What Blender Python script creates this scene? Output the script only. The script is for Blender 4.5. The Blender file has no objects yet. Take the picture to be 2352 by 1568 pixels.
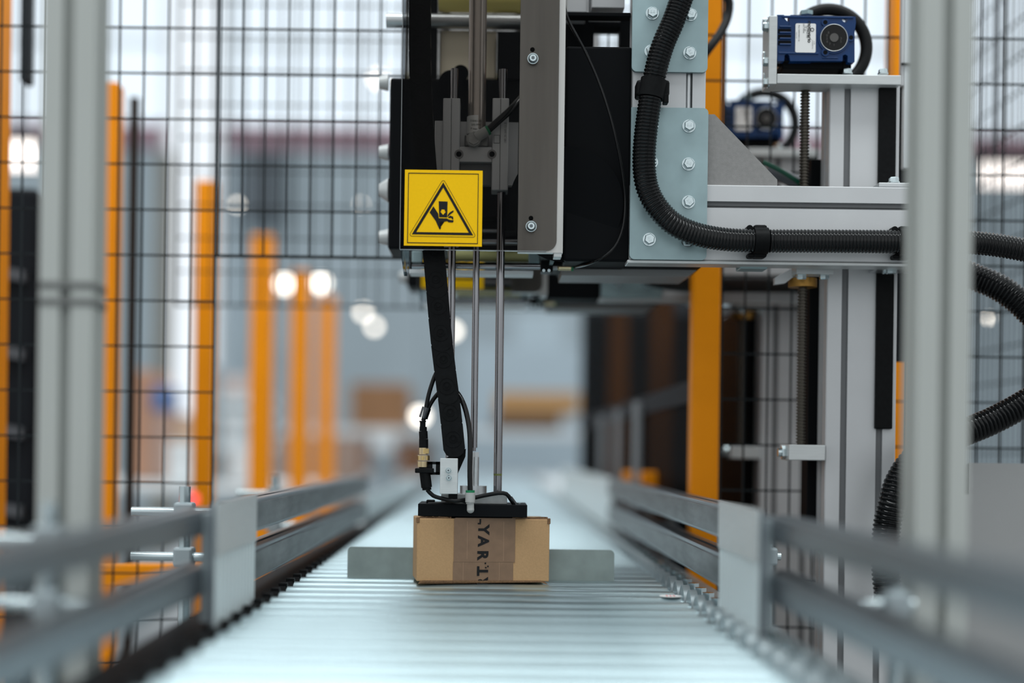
import bpy, bmesh, math, random
from mathutils import Vector, Matrix
random.seed(7)
sc = bpy.context.scene
COL = sc.collection

# ------------------------------------------------------------------ camera, world, light, exposure
FPX, VPX, VPY, ROLL, CZ = 50 / 36 * 2352, 1122.0, 1035.0, math.radians(0.75), 0.96
cam_d = bpy.data.cameras.new('camera')
cam = bpy.data.objects.new('camera', cam_d)
COL.objects.link(cam)
cam_d.sensor_width = 36; cam_d.lens = 50; cam_d.sensor_fit = 'HORIZONTAL'
cam_d.shift_x = (1176 - VPX) / 2352; cam_d.shift_y = (VPY - 784) / 2352
cam_d.clip_start = 0.05; cam_d.clip_end = 200
cam_d.dof.use_dof = True; cam_d.dof.focus_distance = 1.70; cam_d.dof.aperture_fstop = 1.35
cam.matrix_world = Matrix.Translation((0, 0, CZ)) @ Matrix.Rotation(math.pi / 2, 4, 'X') @ Matrix.Rotation(ROLL, 4, 'Z')
sc.camera = cam
sc.view_settings.view_transform = 'Standard'; sc.view_settings.look = 'None'
sc.view_settings.exposure = 0.0; sc.view_settings.gamma = 1.0

world = bpy.data.worlds.new('hall_daylight'); sc.world = world
world.use_nodes = True
nt = world.node_tree; nt.nodes.clear()
wo = nt.nodes.new('ShaderNodeOutputWorld'); wb = nt.nodes.new('ShaderNodeBackground')
tc = nt.nodes.new('ShaderNodeTexCoord'); sx = nt.nodes.new('ShaderNodeSeparateXYZ')
cr = nt.nodes.new('ShaderNodeValToRGB'); mr = nt.nodes.new('ShaderNodeMapRange')
mr.inputs['From Min'].default_value = -1; mr.inputs['From Max'].default_value = 1
nt.links.new(tc.outputs['Generated'], sx.inputs[0]); nt.links.new(sx.outputs['Z'], mr.inputs['Value'])
nt.links.new(mr.outputs[0], cr.inputs[0]); nt.links.new(cr.outputs[0], wb.inputs[0]); nt.links.new(wb.outputs[0], wo.inputs[0])
e = cr.color_ramp.elements
e[0].position = 0.0; e[0].color = (.25, .27, .29, 1)
e[1].position = 1.0; e[1].color = (.90, .97, 1.0, 1)
x = e.new(.47); x.color = (.50, .54, .56, 1)
x = e.new(.56); x.color = (.98, 1.02, 1.04, 1)
wb.inputs[1].default_value = 1.05

def area_lamp(name, loc, size, power, rot=(0, 0, 0), col=(1, 1, 1)):
    l = bpy.data.lights.new(name, 'AREA'); l.shape = 'RECTANGLE'; l.size, l.size_y = size
    l.energy = power; l.color = col
    o = bpy.data.objects.new(name, l); COL.objects.link(o); o.location = loc; o.rotation_euler = rot
    return o
area_lamp('hall_light', (0.3, 0.6, 4.6), (5.0, 0.7), 110, (math.radians(8), 0, 0), (.95, 1, 1))
area_lamp('hall_light', (0.0, 5.5, 5.6), (8.0, 1.2), 135, (math.radians(-10), 0, 0), (.93, 1, 1))

# ------------------------------------------------------------------ pixel of the photograph + distance -> place in the hall
SN, CS = math.sin(ROLL), math.cos(ROLL)
def X(px, py, d): return ((px - VPX) * CS + (py - VPY) * SN) * d / FPX
def Z(px, py, d): return CZ - (-(px - VPX) * SN + (py - VPY) * CS) * d / FPX
def P(px, py, d): return Vector((X(px, py, d), d, Z(px, py, d)))
def S(n, d): return n * d / FPX

# ------------------------------------------------------------------ materials
def mat(name, col, rough=.5, metal=0., noise=0., nscale=60., bump=0., bscale=300., spec=None, stretch=None, coat=0., rvar=0.):
    m = bpy.data.materials.new(name); m.use_nodes = True
    n = m.node_tree.nodes; L = m.node_tree.links; b = n['Principled BSDF']
    b.inputs['Base Color'].default_value = (*col, 1); b.inputs['Roughness'].default_value = rough
    b.inputs['Metallic'].default_value = metal
    if spec is not None: b.inputs['Specular IOR Level'].default_value = spec
    if coat: b.inputs['Coat Weight'].default_value = coat
    t = n.new('ShaderNodeTexCoord'); src = t.outputs['Object']
    if stretch:
        mp = n.new('ShaderNodeMapping'); mp.inputs['Scale'].default_value = stretch
        L.new(src, mp.inputs[0]); src = mp.outputs[0]
    if noise or rvar:
        z = n.new('ShaderNodeTexNoise'); z.inputs['Scale'].default_value = nscale; z.inputs['Detail'].default_value = 4
        L.new(src, z.inputs['Vector'])
        if noise:
            r = n.new('ShaderNodeValToRGB')
            r.color_ramp.elements[0].position = .3; r.color_ramp.elements[1].position = .7
            r.color_ramp.elements[0].color = (*[c * (1 - noise) for c in col], 1)
            r.color_ramp.elements[1].color = (*[min(1, c * (1 + noise)) for c in col], 1)
            L.new(z.outputs[0], r.inputs[0]); L.new(r.outputs[0], b.inputs['Base Color'])
        if rvar:
            q = n.new('ShaderNodeMapRange'); q.inputs['To Min'].default_value = rough - rvar; q.inputs['To Max'].default_value = rough + rvar
            L.new(z.outputs[0], q.inputs['Value']); L.new(q.outputs[0], b.inputs['Roughness'])
    if bump:
        z2 = n.new('ShaderNodeTexNoise'); z2.inputs['Scale'].default_value = bscale; z2.inputs['Detail'].default_value = 3
        L.new(src, z2.inputs['Vector'])
        bp = n.new('ShaderNodeBump'); bp.inputs['Strength'].default_value = bump; bp.inputs['Distance'].default_value = .001
        L.new(z2.outputs[0], bp.inputs['Height']); L.new(bp.outputs[0], b.inputs['Normal'])
    return m
def emit(name, col, s):
    m = bpy.data.materials.new(name); m.use_nodes = True
    n = m.node_tree.nodes; n.clear()
    o = n.new('ShaderNodeOutputMaterial'); em = n.new('ShaderNodeEmission')
    em.inputs[0].default_value = (*col, 1); em.inputs[1].default_value = s
    m.node_tree.links.new(em.outputs[0], o.inputs[0]); return m
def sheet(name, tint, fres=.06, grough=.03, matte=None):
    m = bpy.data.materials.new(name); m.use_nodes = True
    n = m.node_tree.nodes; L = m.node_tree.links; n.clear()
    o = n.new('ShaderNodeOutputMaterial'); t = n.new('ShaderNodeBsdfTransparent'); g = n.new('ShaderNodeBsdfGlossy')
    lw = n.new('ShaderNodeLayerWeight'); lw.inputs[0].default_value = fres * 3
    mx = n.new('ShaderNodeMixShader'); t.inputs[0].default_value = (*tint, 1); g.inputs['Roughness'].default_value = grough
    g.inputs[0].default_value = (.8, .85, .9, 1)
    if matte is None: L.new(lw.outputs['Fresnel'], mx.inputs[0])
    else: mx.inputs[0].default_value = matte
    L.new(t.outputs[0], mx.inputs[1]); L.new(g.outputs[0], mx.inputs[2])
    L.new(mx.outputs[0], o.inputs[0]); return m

ALU = mat('anodised_aluminium', (.515, .525, .535), .42, .25, noise=.04, nscale=14, bump=.05, bscale=900)
ALU2 = mat('milled_aluminium', (.52, .54, .54), .38, .35, noise=.05, nscale=40, stretch=(1, 1, 14), bump=.06, bscale=500)
SLOT = mat('slot_cover_grey', (.13, .135, .14), .5)
GALV = mat('zinc_plated_steel', (.285, .385, .405), .42, .45, noise=.13, nscale=22, rvar=.08)
GUSS = mat('blasted_steel', (.245, .24, .235), .6, .3, noise=.07, nscale=200, bump=.25, bscale=1200)
BOLT = mat('zinc_bolt', (.52, .60, .62), .2, .95)
CHROME = mat('ground_steel_rod', (.25, .25, .262), .13, 1.)
STEEL = mat('turned_steel', (.5, .52, .53), .33, .9)
BLK = mat('black_sheet_metal', (.0068, .0075, .0085), .5, spec=.03)
BLKP = mat('black_plastic', (.0055, .006, .0065),   .45, spec=.07, noise=.2, nscale=200)
HOSE = mat('black_corrugated_plastic', (.004, .0045, .005), .12, spec=.30)
RUB = mat('black_rubber', (.006, .0065, .007), .4, spec=.18)
YEL = mat('yellow_vinyl', (.86, .50, .004), .5, spec=.10, noise=.02, nscale=300)
INK = mat('black_ink', (.008, .008, .009), .6, spec=.2)
ORA = mat('orange_powder_coat', (.98, .315, .003), .5, spec=.15, noise=.04, nscale=10)
CARD = mat('kraft_cardboard', (.42, .252, .12), .8, noise=.06, nscale=480, bump=.12, bscale=420)
CARD2 = mat('brown_cardboard', (.30, .155, .075), .85, noise=.12, nscale=6)
CORE = mat('torn_cardboard_core', (.16, .085, .04), .9, noise=.3, nscale=500)
TAPE = mat('paper_packing_tape', (.195, .114, .066), .6, noise=.09, nscale=90, bump=.1, bscale=200)
BLUE = mat('blue_cast_enamel', (.0, .027, .11), .34, spec=.3, noise=.1, nscale=50, bump=.06, bscale=300)
SOCK = mat('socket_shade_steel', (.12, .14, .15), .35, .9)  # dark colour stands in for the shade inside the hex holes
BRASS = mat('brass', (.62, .45, .20), .3, 1.)
BRONZE = mat('bronze_flange', (.42, .22, .05), .4, .8)
NICK = mat('nickel_plated_brass', (.55, .43, .26), .25, 1.)
GREEN = mat('green_release_ring', (.0, .16, .06), .45)
GRYP = mat('grey_fitting_plastic', (.36, .36, .35), .5)
WHT = mat('white_label_paper', (.75, .75, .74), .6)
CREAM = mat('cream_enamel', (.82, .74, .58), .5)
AMBER = mat('amber_roller_rubber', (.70, .62, .20), .4)
PALEG = mat('pale_green_label_roll', (.50, .50, .22), .5)
SCREW = mat('oiled_lead_screw', (.10, .09, .075), .34, .85)
WIRE = mat('black_powder_coated_wire', (.010, .014, .016), .5, spec=.15)
ROLL = mat('zinc_roller_tube', (.44, .55, .585), .32, .95, noise=.06, nscale=5, rvar=.08)
FRAME = mat('galvanised_channel', (.33, .38, .40), .4, .6, noise=.08, nscale=12)
RAILM = mat('extruded_guide_rail', (.185, .21, .23), .34, .75, noise=.06, nscale=9, stretch=(12, .6, 12))
WEAR_REFL = mat('wear_strip_reflections', (.10, .11, .115), .38, .0, spec=.25, noise=.45, nscale=26, stretch=(1, .5, 3))  # streaky noise paints light and dark reflections onto the rail faces
GRVM = mat('rail_joint_aluminium', (.70, .77, .78), .34, .3)
CAB = mat('grey_powder_coat', (.37, .375, .375), .62, bump=.5, bscale=900)
DARKM = mat('dark_machine_paint', (.008, .010, .013), .5, spec=.1)
FLOOR = mat('polished_concrete', (.23, .24, .245), .35, noise=.15, nscale=3)
WALL = mat('hall_cladding', (.40, .475, .52), .7, noise=.12, nscale=.35)
REDW = mat('red_wall_stripe', (.36, .22, .26), .6)
WHTP = mat('white_paint', (.72, .76, .78), .5)
RED = emit('red_signal_lens', (1, .10, .09), 1.8)
GLOW = emit('lit_lamp_glass', (1, .93, .82), 5.5)
GLOW2 = emit('lit_tube_lamp', (1, .93, .88), 2.4)
DAY = emit('daylit_window', (.80, .91, 1.0), 1.2)
DAY2 = emit('daylit_doorway', (.87, .94, 1.0), 1.15)
SMOKE = sheet('smoked_acrylic', (.68, .665, .65), .03)
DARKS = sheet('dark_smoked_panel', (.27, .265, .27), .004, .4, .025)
CLEAR = sheet('clear_tubing', (.75, .78, .8), .15)

# ------------------------------------------------------------------ mesh building
class MB:
    def __init__(s): s.b = bmesh.new(); s.sm = False
    def box(s, x0, x1, y0, y1, z0, z1, bev=0., M=None):
        g = bmesh.ops.create_cube(s.b, size=1)
        T = Matrix.Translation(((x0 + x1) / 2, (y0 + y1) / 2, (z0 + z1) / 2)) @ Matrix.Diagonal((abs(x1 - x0), abs(y1 - y0), abs(z1 - z0), 1))
        if M is not None: T = M @ T
        bmesh.ops.transform(s.b, matrix=T, verts=g['verts'])
        if bev:
            es = list({e for v in g['verts'] for e in v.link_edges})
            bmesh.ops.bevel(s.b, geom=es, offset=bev, segments=2, affect='EDGES', profile=.5)
        return s
    def pbox(s, px0, py0, px1, py1, d0, d1, bev=0.):
        cx, cy = (px0 + px1) / 2, (py0 + py1) / 2
        c = P(cx, cy, d0); w = S(abs(px1 - px0), d0) / 2; h = S(abs(py1 - py0), d0) / 2
        return s.box(c.x - w, c.x + w, d0, d1, c.z - h, c.z + h, bev)
    def cyl(s, p0, p1, r, seg=20, r2=None, caps=True):
        p0, p1 = Vector(p0), Vector(p1); v = p1 - p0
        g = bmesh.ops.create_cone(s.b, cap_ends=caps, segments=seg, radius1=r, radius2=r if r2 is None else r2, depth=v.length)
        q = v.to_track_quat('Z', 'Y').to_matrix().to_4x4()
        bmesh.ops.transform(s.b, matrix=Matrix.Translation((p0 + p1) / 2) @ q, verts=g['verts'])
        return s
    def sph(s, c, r, u=16, sc_=(1, 1, 1)):
        g = bmesh.ops.create_uvsphere(s.b, u_segments=u, v_segments=u // 2 + 2, radius=r)
        bmesh.ops.transform(s.b, matrix=Matrix.Translation(c) @ Matrix.Diagonal((*sc_, 1)), verts=g['verts'])
        return s
    def prism(s, pts, f):
        """pts: 2D outline; f(u, v, t) -> 3D, t in 0..1"""
        a = [s.b.verts.new(f(u, v, 0)) for u, v in pts]; c = [s.b.verts.new(f(u, v, 1)) for u, v in pts]
        n = len(pts)
        fs = [s.b.faces.new(a), s.b.faces.new(c[::-1])]
        for i in range(n): s.b.faces.new((a[i], c[i], c[(i + 1) % n], a[(i + 1) % n]))
        bmesh.ops.triangulate(s.b, faces=[x for x in fs if len(x.verts) > 4])
        return s
    def ring(s, outer, inner, f):
        """plate between two outlines with the same number of points"""
        n = len(outer); L = []
        for t in (0, 1):
            L.append(([s.b.verts.new(f(u, v, t)) for u, v in outer], [s.b.verts.new(f(u, v, t)) for u, v in inner]))
        for i in range(n):
            j = (i + 1) % n
            for t in (0, 1):
                o, q = L[t]; s.b.faces.new((o[i], o[j], q[j], q[i]))
            s.b.faces.new((L[0][0][i], L[1][0][i], L[1][0][j], L[0][0][j]))
            s.b.faces.new((L[0][1][i], L[1][1][i], L[1][1][j], L[0][1][j]))
        return s
    def tube(s, pts, r, seg=10, rad=None, caps=True):
        pts = [Vector(p) for p in pts]; n = len(pts); rings = []
        t0 = (pts[1] - pts[0]).normalized()
        nrm = t0.orthogonal().normalized()
        for i, p in enumerate(pts):
            t = (pts[min(i + 1, n - 1)] - pts[max(i - 1, 0)]).normalized()
            nrm = (nrm - t * nrm.dot(t)).normalized(); bi = t.cross(nrm)
            rr = rad[i] if rad else r
            rings.append([s.b.verts.new(p + (nrm * math.cos(2 * math.pi * k / seg) + bi * math.sin(2 * math.pi * k / seg)) * rr) for k in range(seg)])
        for i in range(n - 1):
            for k in range(seg):
                s.b.faces.new((rings[i][k], rings[i][(k + 1) % seg], rings[i + 1][(k + 1) % seg], rings[i + 1][k]))
        if caps: s.b.faces.new(rings[0][::-1]); s.b.faces.new(rings[-1])
        return s
    def torus(s, c, R, r, axis='Y', seg=48, rs=12, sq=1.):
        L = []
        for i in range(seg):
            a = 2 * math.pi * i / seg; row = []
            for k in range(rs):
                b = 2 * math.pi * k / rs; q = R + r * math.cos(b); h = r * math.sin(b) * sq
                v = {'Y': (q * math.cos(a), h, q * math.sin(a)), 'Z': (q * math.cos(a), q * math.sin(a), h), 'X': (h, q * math.cos(a), q * math.sin(a))}[axis]
                row.append(s.b.verts.new(Vector(c) + Vector(v)))
            L.append(row)
        for i in range(seg):
            for k in range(rs):
                s.b.faces.new((L[i][k], L[(i + 1) % seg][k], L[(i + 1) % seg][(k + 1) % rs], L[i][(k + 1) % rs]))
        return s
    def text(s, body, size, f, bold=0.):
        """built-in font; f(u, v, t) -> 3D"""
        cu = bpy.data.curves.new('t', 'FONT'); cu.body = body; cu.size = size; cu.offset = bold
        cu.align_x = 'CENTER'; cu.align_y = 'CENTER'; cu.resolution_u = 3
        o = bpy.data.objects.new('t', cu); COL.objects.link(o)
        dg = bpy.context.evaluated_depsgraph_get(); me = o.evaluated_get(dg).to_mesh()
        vs = [s.b.verts.new(f(v.co.x, v.co.y, 1)) for v in me.vertices]
        for p in me.polygons:
            try: s.b.faces.new([vs[i] for i in p.vertices])
            except ValueError: pass
        o.evaluated_get(dg).to_mesh_clear()
        bpy.data.objects.remove(o); bpy.data.curves.remove(cu)
        return s
    def smooth(s): s.sm = True; return s

WL = {}
def tag(o, label, cat, group=None, kind=None):
    if label: o['label'] = label
    if cat: o['category'] = cat
    if group: o['group'] = group
    o['kind'] = kind or 'thing'
    return o
def root(name, loc, label, cat, group=None):
    o = bpy.data.objects.new(name, None); COL.objects.link(o); o.location = loc; o.empty_display_size = .02
    WL[o] = Vector(loc); return tag(o, label, cat, group)
def obj(name, mb, m, parent=None, label=None, origin=None, kind=None):
    bm = mb.b
    bmesh.ops.recalc_face_normals(bm, faces=bm.faces)
    me = bpy.data.meshes.new(name)
    if parent is not None: off = WL[parent]
    elif origin is not None: off = Vector(origin)
    else:
        lo = [min(v.co[i] for v in bm.verts) for i in range(3)]; hi = [max(v.co[i] for v in bm.verts) for i in range(3)]
        off = Vector(((lo[0] + hi[0]) / 2, (lo[1] + hi[1]) / 2, lo[2]))
    bmesh.ops.translate(bm, verts=bm.verts, vec=-off)
    bm.to_mesh(me); bm.free()
    if mb.sm:
        me.polygons.foreach_set('use_smooth', [True] * len(me.polygons))
        try: me.set_sharp_from_angle(angle=math.radians(38))
        except Exception: pass
    me.materials.append(m)
    o = bpy.data.objects.new(name, me); COL.objects.link(o)
    if parent is not None: o.parent = parent
    else: o.location = off
    WL[o] = off
    if label: o['label'] = label
    if kind: o['kind'] = kind
    return o
def solo(name, mb, m, label, cat, group=None, kind=None):
    return tag(obj(name, mb, m), label, cat, group, kind)
def kids(o): return [c for c in list(COL.objects) if c.parent == o]
def copy_tree(o, vec=None, label=None, group=None, parent=None):
    c = o.copy(); COL.objects.link(c)
    if parent is not None: c.parent = parent
    else:
        c.location = o.location + Vector(vec)
        if label: c['label'] = label
        if group: c['group'] = group
    WL[c] = WL[o] + (Vector(vec) if vec is not None else Vector())
    for k in TREE.get(o, None) or kids(o): copy_tree(k, vec, parent=c)
    return c
TREE = {}

def catmull(pts, step):
    pts = [Vector(p) for p in pts]; q = [2 * pts[0] - pts[1]] + pts + [2 * pts[-1] - pts[-2]]; out = []
    for i in range(1, len(q) - 2):
        a, b, c, d = q[i - 1:i + 3]; n = max(2, int((c - b).length / step))
        for k in range(n):
            t = k / n
            out.append(.5 * ((2 * b) + (c - a) * t + (2 * a - 5 * b + 4 * c - d) * t * t + (3 * b - a - 3 * c + d) * t ** 3))
    out.append(pts[-1]); return out
def even(pts, step):
    out = [pts[0]]; acc = 0
    for a, b in zip(pts, pts[1:]):
        L = (b - a).length; pos = step - acc
        while pos <= L:
            out.append(a.lerp(b, pos / L)); pos += step
        acc = (acc + L) % step if L else acc
    return out
def wire_pts(pix, step=.006): return catmull([P(*p) for p in pix], step)
def corrugated(pts, R, pitch=.0041, depth=.0013, seg=20):
    q = even(pts, pitch / 5); rad = [R - depth * (0, 0, .35, 1, .8)[i % 5] for i in range(len(q))]
    return MB().tube(q, R, seg, rad).smooth()
def rrect(x0, x1, z0, z1, r, n=5, corners=(1, 1, 1, 1)):
    pts = []
    for k, (cx, cz, a0) in enumerate(((x1 - r, z1 - r, 0), (x0 + r, z1 - r, 90), (x0 + r, z0 + r, 180), (x1 - r, z0 + r, 270))):
        if corners[k]:
            for i in range(n + 1):
                a = math.radians(a0 + 90 * i / n); pts.append((cx + r * math.cos(a), cz + r * math.sin(a)))
        else:
            pts.append(((x1, z1), (x0, z1), (x0, z0), (x1, z0))[k])
    return pts
def XZ(y0, y1): return lambda u, v, t: (u, y0 + (y1 - y0) * t, v)
def XY(z0, z1): return lambda u, v, t: (u, v, z0 + (z1 - z0) * t)
def YZ(x0, x1): return lambda u, v, t: (x0 + (x1 - x0) * t, u, v)
def profile(w, h, slots, sw=.0078, sd=.012):
    """outline w x h, slots = {'s','n','w','e': [positions from the low edge]}"""
    c = .0012
    def side(L, ps):
        o = [(c, 0)]
        for p in sorted(ps): o += [(p - sw / 2, 0), (p - sw / 2, sd), (p + sw / 2, sd), (p + sw / 2, 0)]
        return o + [(L - c, 0)]
    pts = [(x, y) for x, y in side(w, slots.get('s', []))]
    pts += [(w - y, x) for x, y in side(h, slots.get('e', []))]
    pts += [(w - x, h - y) for x, y in side(w, slots.get('n', []))]
    pts += [(y, h - x) for x, y in side(h, slots.get('w', []))]
    return pts
def hexbolt(c, axis, r=.0066, h=.0055, washer=.0078, mark=False):
    """flanged hex head, head pointing along axis from the surface point c"""
    a = Vector(axis).normalized(); c = Vector(c)
    m = MB()
    if mark: m.text('8.8', .0048, lambda u, v, t: c + Vector((u, -(.0021 + h), v)), .0001)
    m.cyl(c, c + a * .0016, washer, 24).cyl(c + a * .0016, c + a * (.0016 + h - .0012), r, 6).cyl(c + a * (.0004 + h), c + a * (.0016 + h), r, 6, r * .86)
    return m
def buttonscrew(c, r=.0072):
    c = Vector(c); m = MB()
    m.cyl(c, c + Vector((0, -.0012, 0)), r, 28).cyl(c + Vector((0, -.0012, 0)), c + Vector((0, -.0046, 0)), r * .92, 28, r * .6)
    return m.smooth()
def socket(o, c, r):
    c = Vector(c); obj('hex_socket', MB().cyl(c + Vector((0, -.0045, 0)), c + Vector((0, -.0048, 0)), r * .36, 6), SOCK, o)

# ------------------------------------------------------------------ the hall
def structure(name, mb, m):
    o = obj(name, mb, m); o['kind'] = 'structure'; return o
structure('floor', MB().box(-14, 14, -2, 22.4, -.1, 0), FLOOR)
structure('wall_back', MB().box(-14, 14, 22, 22.3, 0, 5.95), WALL)
structure('trim_1', MB().box(-14, 14, 21.94, 22, 5.58, 5.93), REDW)
wf = structure('window_1', MB().box(-14, 14, 22, 22.2, 5.95, 12), DAY)
mull = MB()
for i in range(29): mull.box(-14 + i - .03, -14 + i + .03, 21.9, 22, 5.95, 12)
for zz in (7.2, 9.0, 10.8): mull.box(-14, 14, 21.9, 22, zz - .04, zz + .04)
obj('window_frame', mull, WHTP, wf)
dd = structure('door_1', MB().pbox(386, -160, 500, 985, 21.5, 21.6), DAY2)
obj('door_frame', MB().pbox(376, -170, 386, 985, 21.4, 21.7).pbox(500, -170, 508, 985, 21.4, 21.7), WHTP, dd)

# ------------------------------------------------------------------ roller conveyor
ZR, HW = .80, .243
CF = MB
def roller_mesh():
    m = MB(); m.cyl((-HW + .012, 0, -.025), (.216, 0, -.025), .025, 24)
    m.cyl((-HW + .006, 0, -.025), (.2355, 0, -.025), .012, 14)
    return m.smooth()
def conveyor(y0, n, label, name='roller_conveyor', pitch=.06):
    y1 = y0 + n * pitch
    r = root(name, (0, (y0 + y1) / 2, 0), label, 'conveyor', 'roller conveyor modules along the line')
    for sgn in (-1, 1):
        a, b = sorted((sgn * (HW + .003), sgn * (HW + .045)))
        m = MB().box(a, b, y0, y1, ZR - .13, ZR - .010, .002)
        obj('side_frame', m, FRAME, r)
        if sgn < 0: obj('chain_guard', MB().box(a, b, y0, y1, ZR - .0098, ZR - .004, .001), BLK, r)
        for yy in (y0 + .25, y1 - .25):
            obj('leg', MB().box(sgn * (HW + .003) - .02 + .02 * sgn, sgn * (HW + .003) + .02 + .02 * sgn, yy - .02, yy + .02, .0, ZR - .13), FRAME, r)
    rm = roller_mesh(); proto = None
    for i in range(n):
        y = y0 + (i + .5) * pitch
        if proto is None:
            proto = obj('roller', rm, ROLL); proto.parent = r; o = proto
            sp = MB()
            sp.cyl((-HW + .002, 0, -.025), (-HW + .011, 0, -.025), .0245, 14)
            for k in range(10):
                a = k * math.pi / 5; sp.box(-HW + .002, -HW + .012, -.005, .005, .021, .029, .001, M=Matrix.Translation((0, 0, -.025)) @ Matrix.Rotation(a, 4, 'X'))
            spo = obj('chain_sprocket', sp, BLKP, None, origin=(0, 0, 0), label='black chain sprocket on the roller end'); spo.parent = proto; spo.location = (0, 0, 0)
            nb = MB().cyl((HW + .014, 0, .0), (HW + .014, 0, .009), .0075, 6)
            nbo = obj('shaft_nut', nb, BOLT, None, origin=(0, 0, 0)); nbo.parent = proto; nbo.location = (0, 0, -.010)
            hub = MB().cyl((.2345, 0, -.022), (HW, 0, -.022), .024, 18).smooth()
            hbo = obj('bearing_hub', hub, FRAME, None, origin=(0, 0, 0), label='bright bearing hub at the right roller end'); hbo.parent = proto; hbo.location = (0, 0, 0)
            proto.data.transform(Matrix.Translation(proto.location)); proto.location = (0, 0, 0)
        else:
            o = proto.copy(); COL.objects.link(o); o.parent = r
            for k in (spo, nbo, hbo):
                c = k.copy(); COL.objects.link(c); c.parent = o
        o.location = (0, y - (y0 + y1) / 2, ZR)
    return r
conveyor(.66, 39, 'steel roller conveyor bed running under the carton between the guide rails')
conveyor(3.02, 36, 'steel roller conveyor bed continuing past the ends of the slotted guide rails')
conveyor(5.2, 60, 'last steel roller conveyor bed running towards the far end of the hall')

# white transfer table and high side guards beyond
tt = root('transfer_table', (.75, 7.1, 0), 'wide white transfer table beside the far conveyor behind the dark fence', 'table')
obj('tabletop', MB().box(.30, 1.25, 5.3, 8.9, .77, .80, .005), WHTP, tt)
for xx in (.36, 1.2):
    for yy in (5.4, 8.8): obj('leg', MB().box(xx - .03, xx + .03, yy - .03, yy + .03, 0, .77), FRAME, tt)
solo('side_guard', MB().box(.262, .268, 3.05, 5.1, .7905, .905, .002).box(.268, .285, 3.05, 5.1, .7905, .80), GRVM, 'tall pale side guard of the right conveyor edge past the slotted rails', 'guard')
solo('side_guard', MB().box(-.268, -.262, 3.05, 5.1, .797, .86, .002).box(-.285, -.268, 3.05, 5.1, .797, .80), GRVM, 'low pale side guard along the left conveyor edge past the slotted rails', 'guard')

# guide rails
def rail(x_in, sgn, y0, y1, z0, z1, label, th=.028):
    a = .0035
    r = root('guide_rail', (x_in, (y0 + y1) / 2, z0), label, 'guide rail', 'guide rails along the conveyor')
    h = z1 - z0
    pts = profile(th, h, {'n': [th * .5], 'e': [h * .5]} if sgn > 0 else {'n': [th * .5], 'w': [h * .5]}, sw=.006, sd=.008)
    x0 = x_in if sgn > 0 else x_in - th
    obj('profile', MB().prism(pts, lambda u, v, t: (x0 + u, y0 + (y1 - y0) * t, z0 + v)), RAILM, r)
    wx = x_in - sgn * .002
    obj('wear_strip', MB().box(min(wx, x_in), max(wx, x_in), y0 + .004, y1 - .004, z0 + .004, z1 - .004, .0006), WEAR_REFL if y0 > 1.4 else RAILM, r)
    return r
JX = .243
for sgn, side in ((-1, 'left'), (1, 'right')):
    rail(sgn * .249, sgn, 1.46, 2.93, .870, .905, f'upper guide rail on the {side} of the conveyor, beyond the ribbed joint plate')
    rail(sgn * .249, sgn, 1.46, 2.93, .817, .853, f'lower guide rail on the {side} of the conveyor, beyond the ribbed joint plate')
    rail(sgn * .262, sgn, .52, 1.36, .879, .9025, f'blurred upper guide rail nearest the camera on the {side} of the conveyor')
    rail(sgn * .262, sgn, .52, 1.36, .824, .850, f'blurred lower guide rail nearest the camera on the {side} of the conveyor')
    # ribbed joint plate
    pts = [(1.276, .792), (1.49, .792), (1.49, .908), (1.276, .908)]
    g = root('rail_joint', (sgn * .25, 1.38, .79), f'ribbed aluminium joint plate linking the {side} guide rails', 'joint plate')
    obj('backing', MB().box(*sorted((sgn * .2455, sgn * .2485)), 1.276, 1.49, .792, .909), RAILM, g)
    m = MB()
    for k in range(12):
        yy = 1.279 + k * .0182
        m.box(*sorted((sgn * JX, sgn * .2455)), yy, yy + .0100, .792, .909, .0008)
    obj('ribbed_face', m, GRVM, g)
    obj('upper_sleeve', MB().box(*sorted((sgn * .2415, sgn * .243)), 1.277, 1.489, .862, .911, .0006), ALU2, g, label='brighter upper sleeve')
    obj('clamp_block', MB().box(*sorted((sgn * .2485, sgn * .262)), 1.30, 1.35, .80, .90), FRAME, g)
# rail supports
for i, (sgn, yy, words) in enumerate(((-1, 1.12, 'left rails, nearer the camera'), (-1, 1.62, 'left rails, just behind the carton'), (-1, 2.3, 'left rails, near the far end'),
                       (1, 1.2, 'right rails, nearer the camera'), (1, 1.75, 'right rails, beside the carton'), (1, 2.35, 'right rails, near the far end'))):
    s_ = root('rail_support', (sgn * .36, yy, .67), 'zinc rod and clamp support holding the ' + words, 'support', 'rail supports')
    xo = sgn * (.345 if sgn < 0 or yy < 2.1 else .300); xi = sgn * (.278 if yy > 1.4 else .291)
    obj('post', MB().cyl((xo, yy, .66), (xo, yy, .915 if sgn < 0 else .850), .0065, 14).smooth(), BOLT, s_)
    for zz in ((.835, .886) if sgn < 0 else (.835,)):
        obj('rod', MB().cyl((xi, yy, zz), (xo + sgn * (.06 if sgn < 0 else .016), yy, zz), .005, 12).smooth(), BOLT, s_)
        obj('clamp', MB().box(xo - .011, xo + .011, yy - .011, yy + .011, zz - .011, zz + .011, .003), FRAME, s_)
    obj('foot_bracket', MB().box(*sorted((sgn * .288, xo + sgn * .012)), yy - .02, yy + .02, .66, .672, .002), FRAME, s_)

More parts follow.
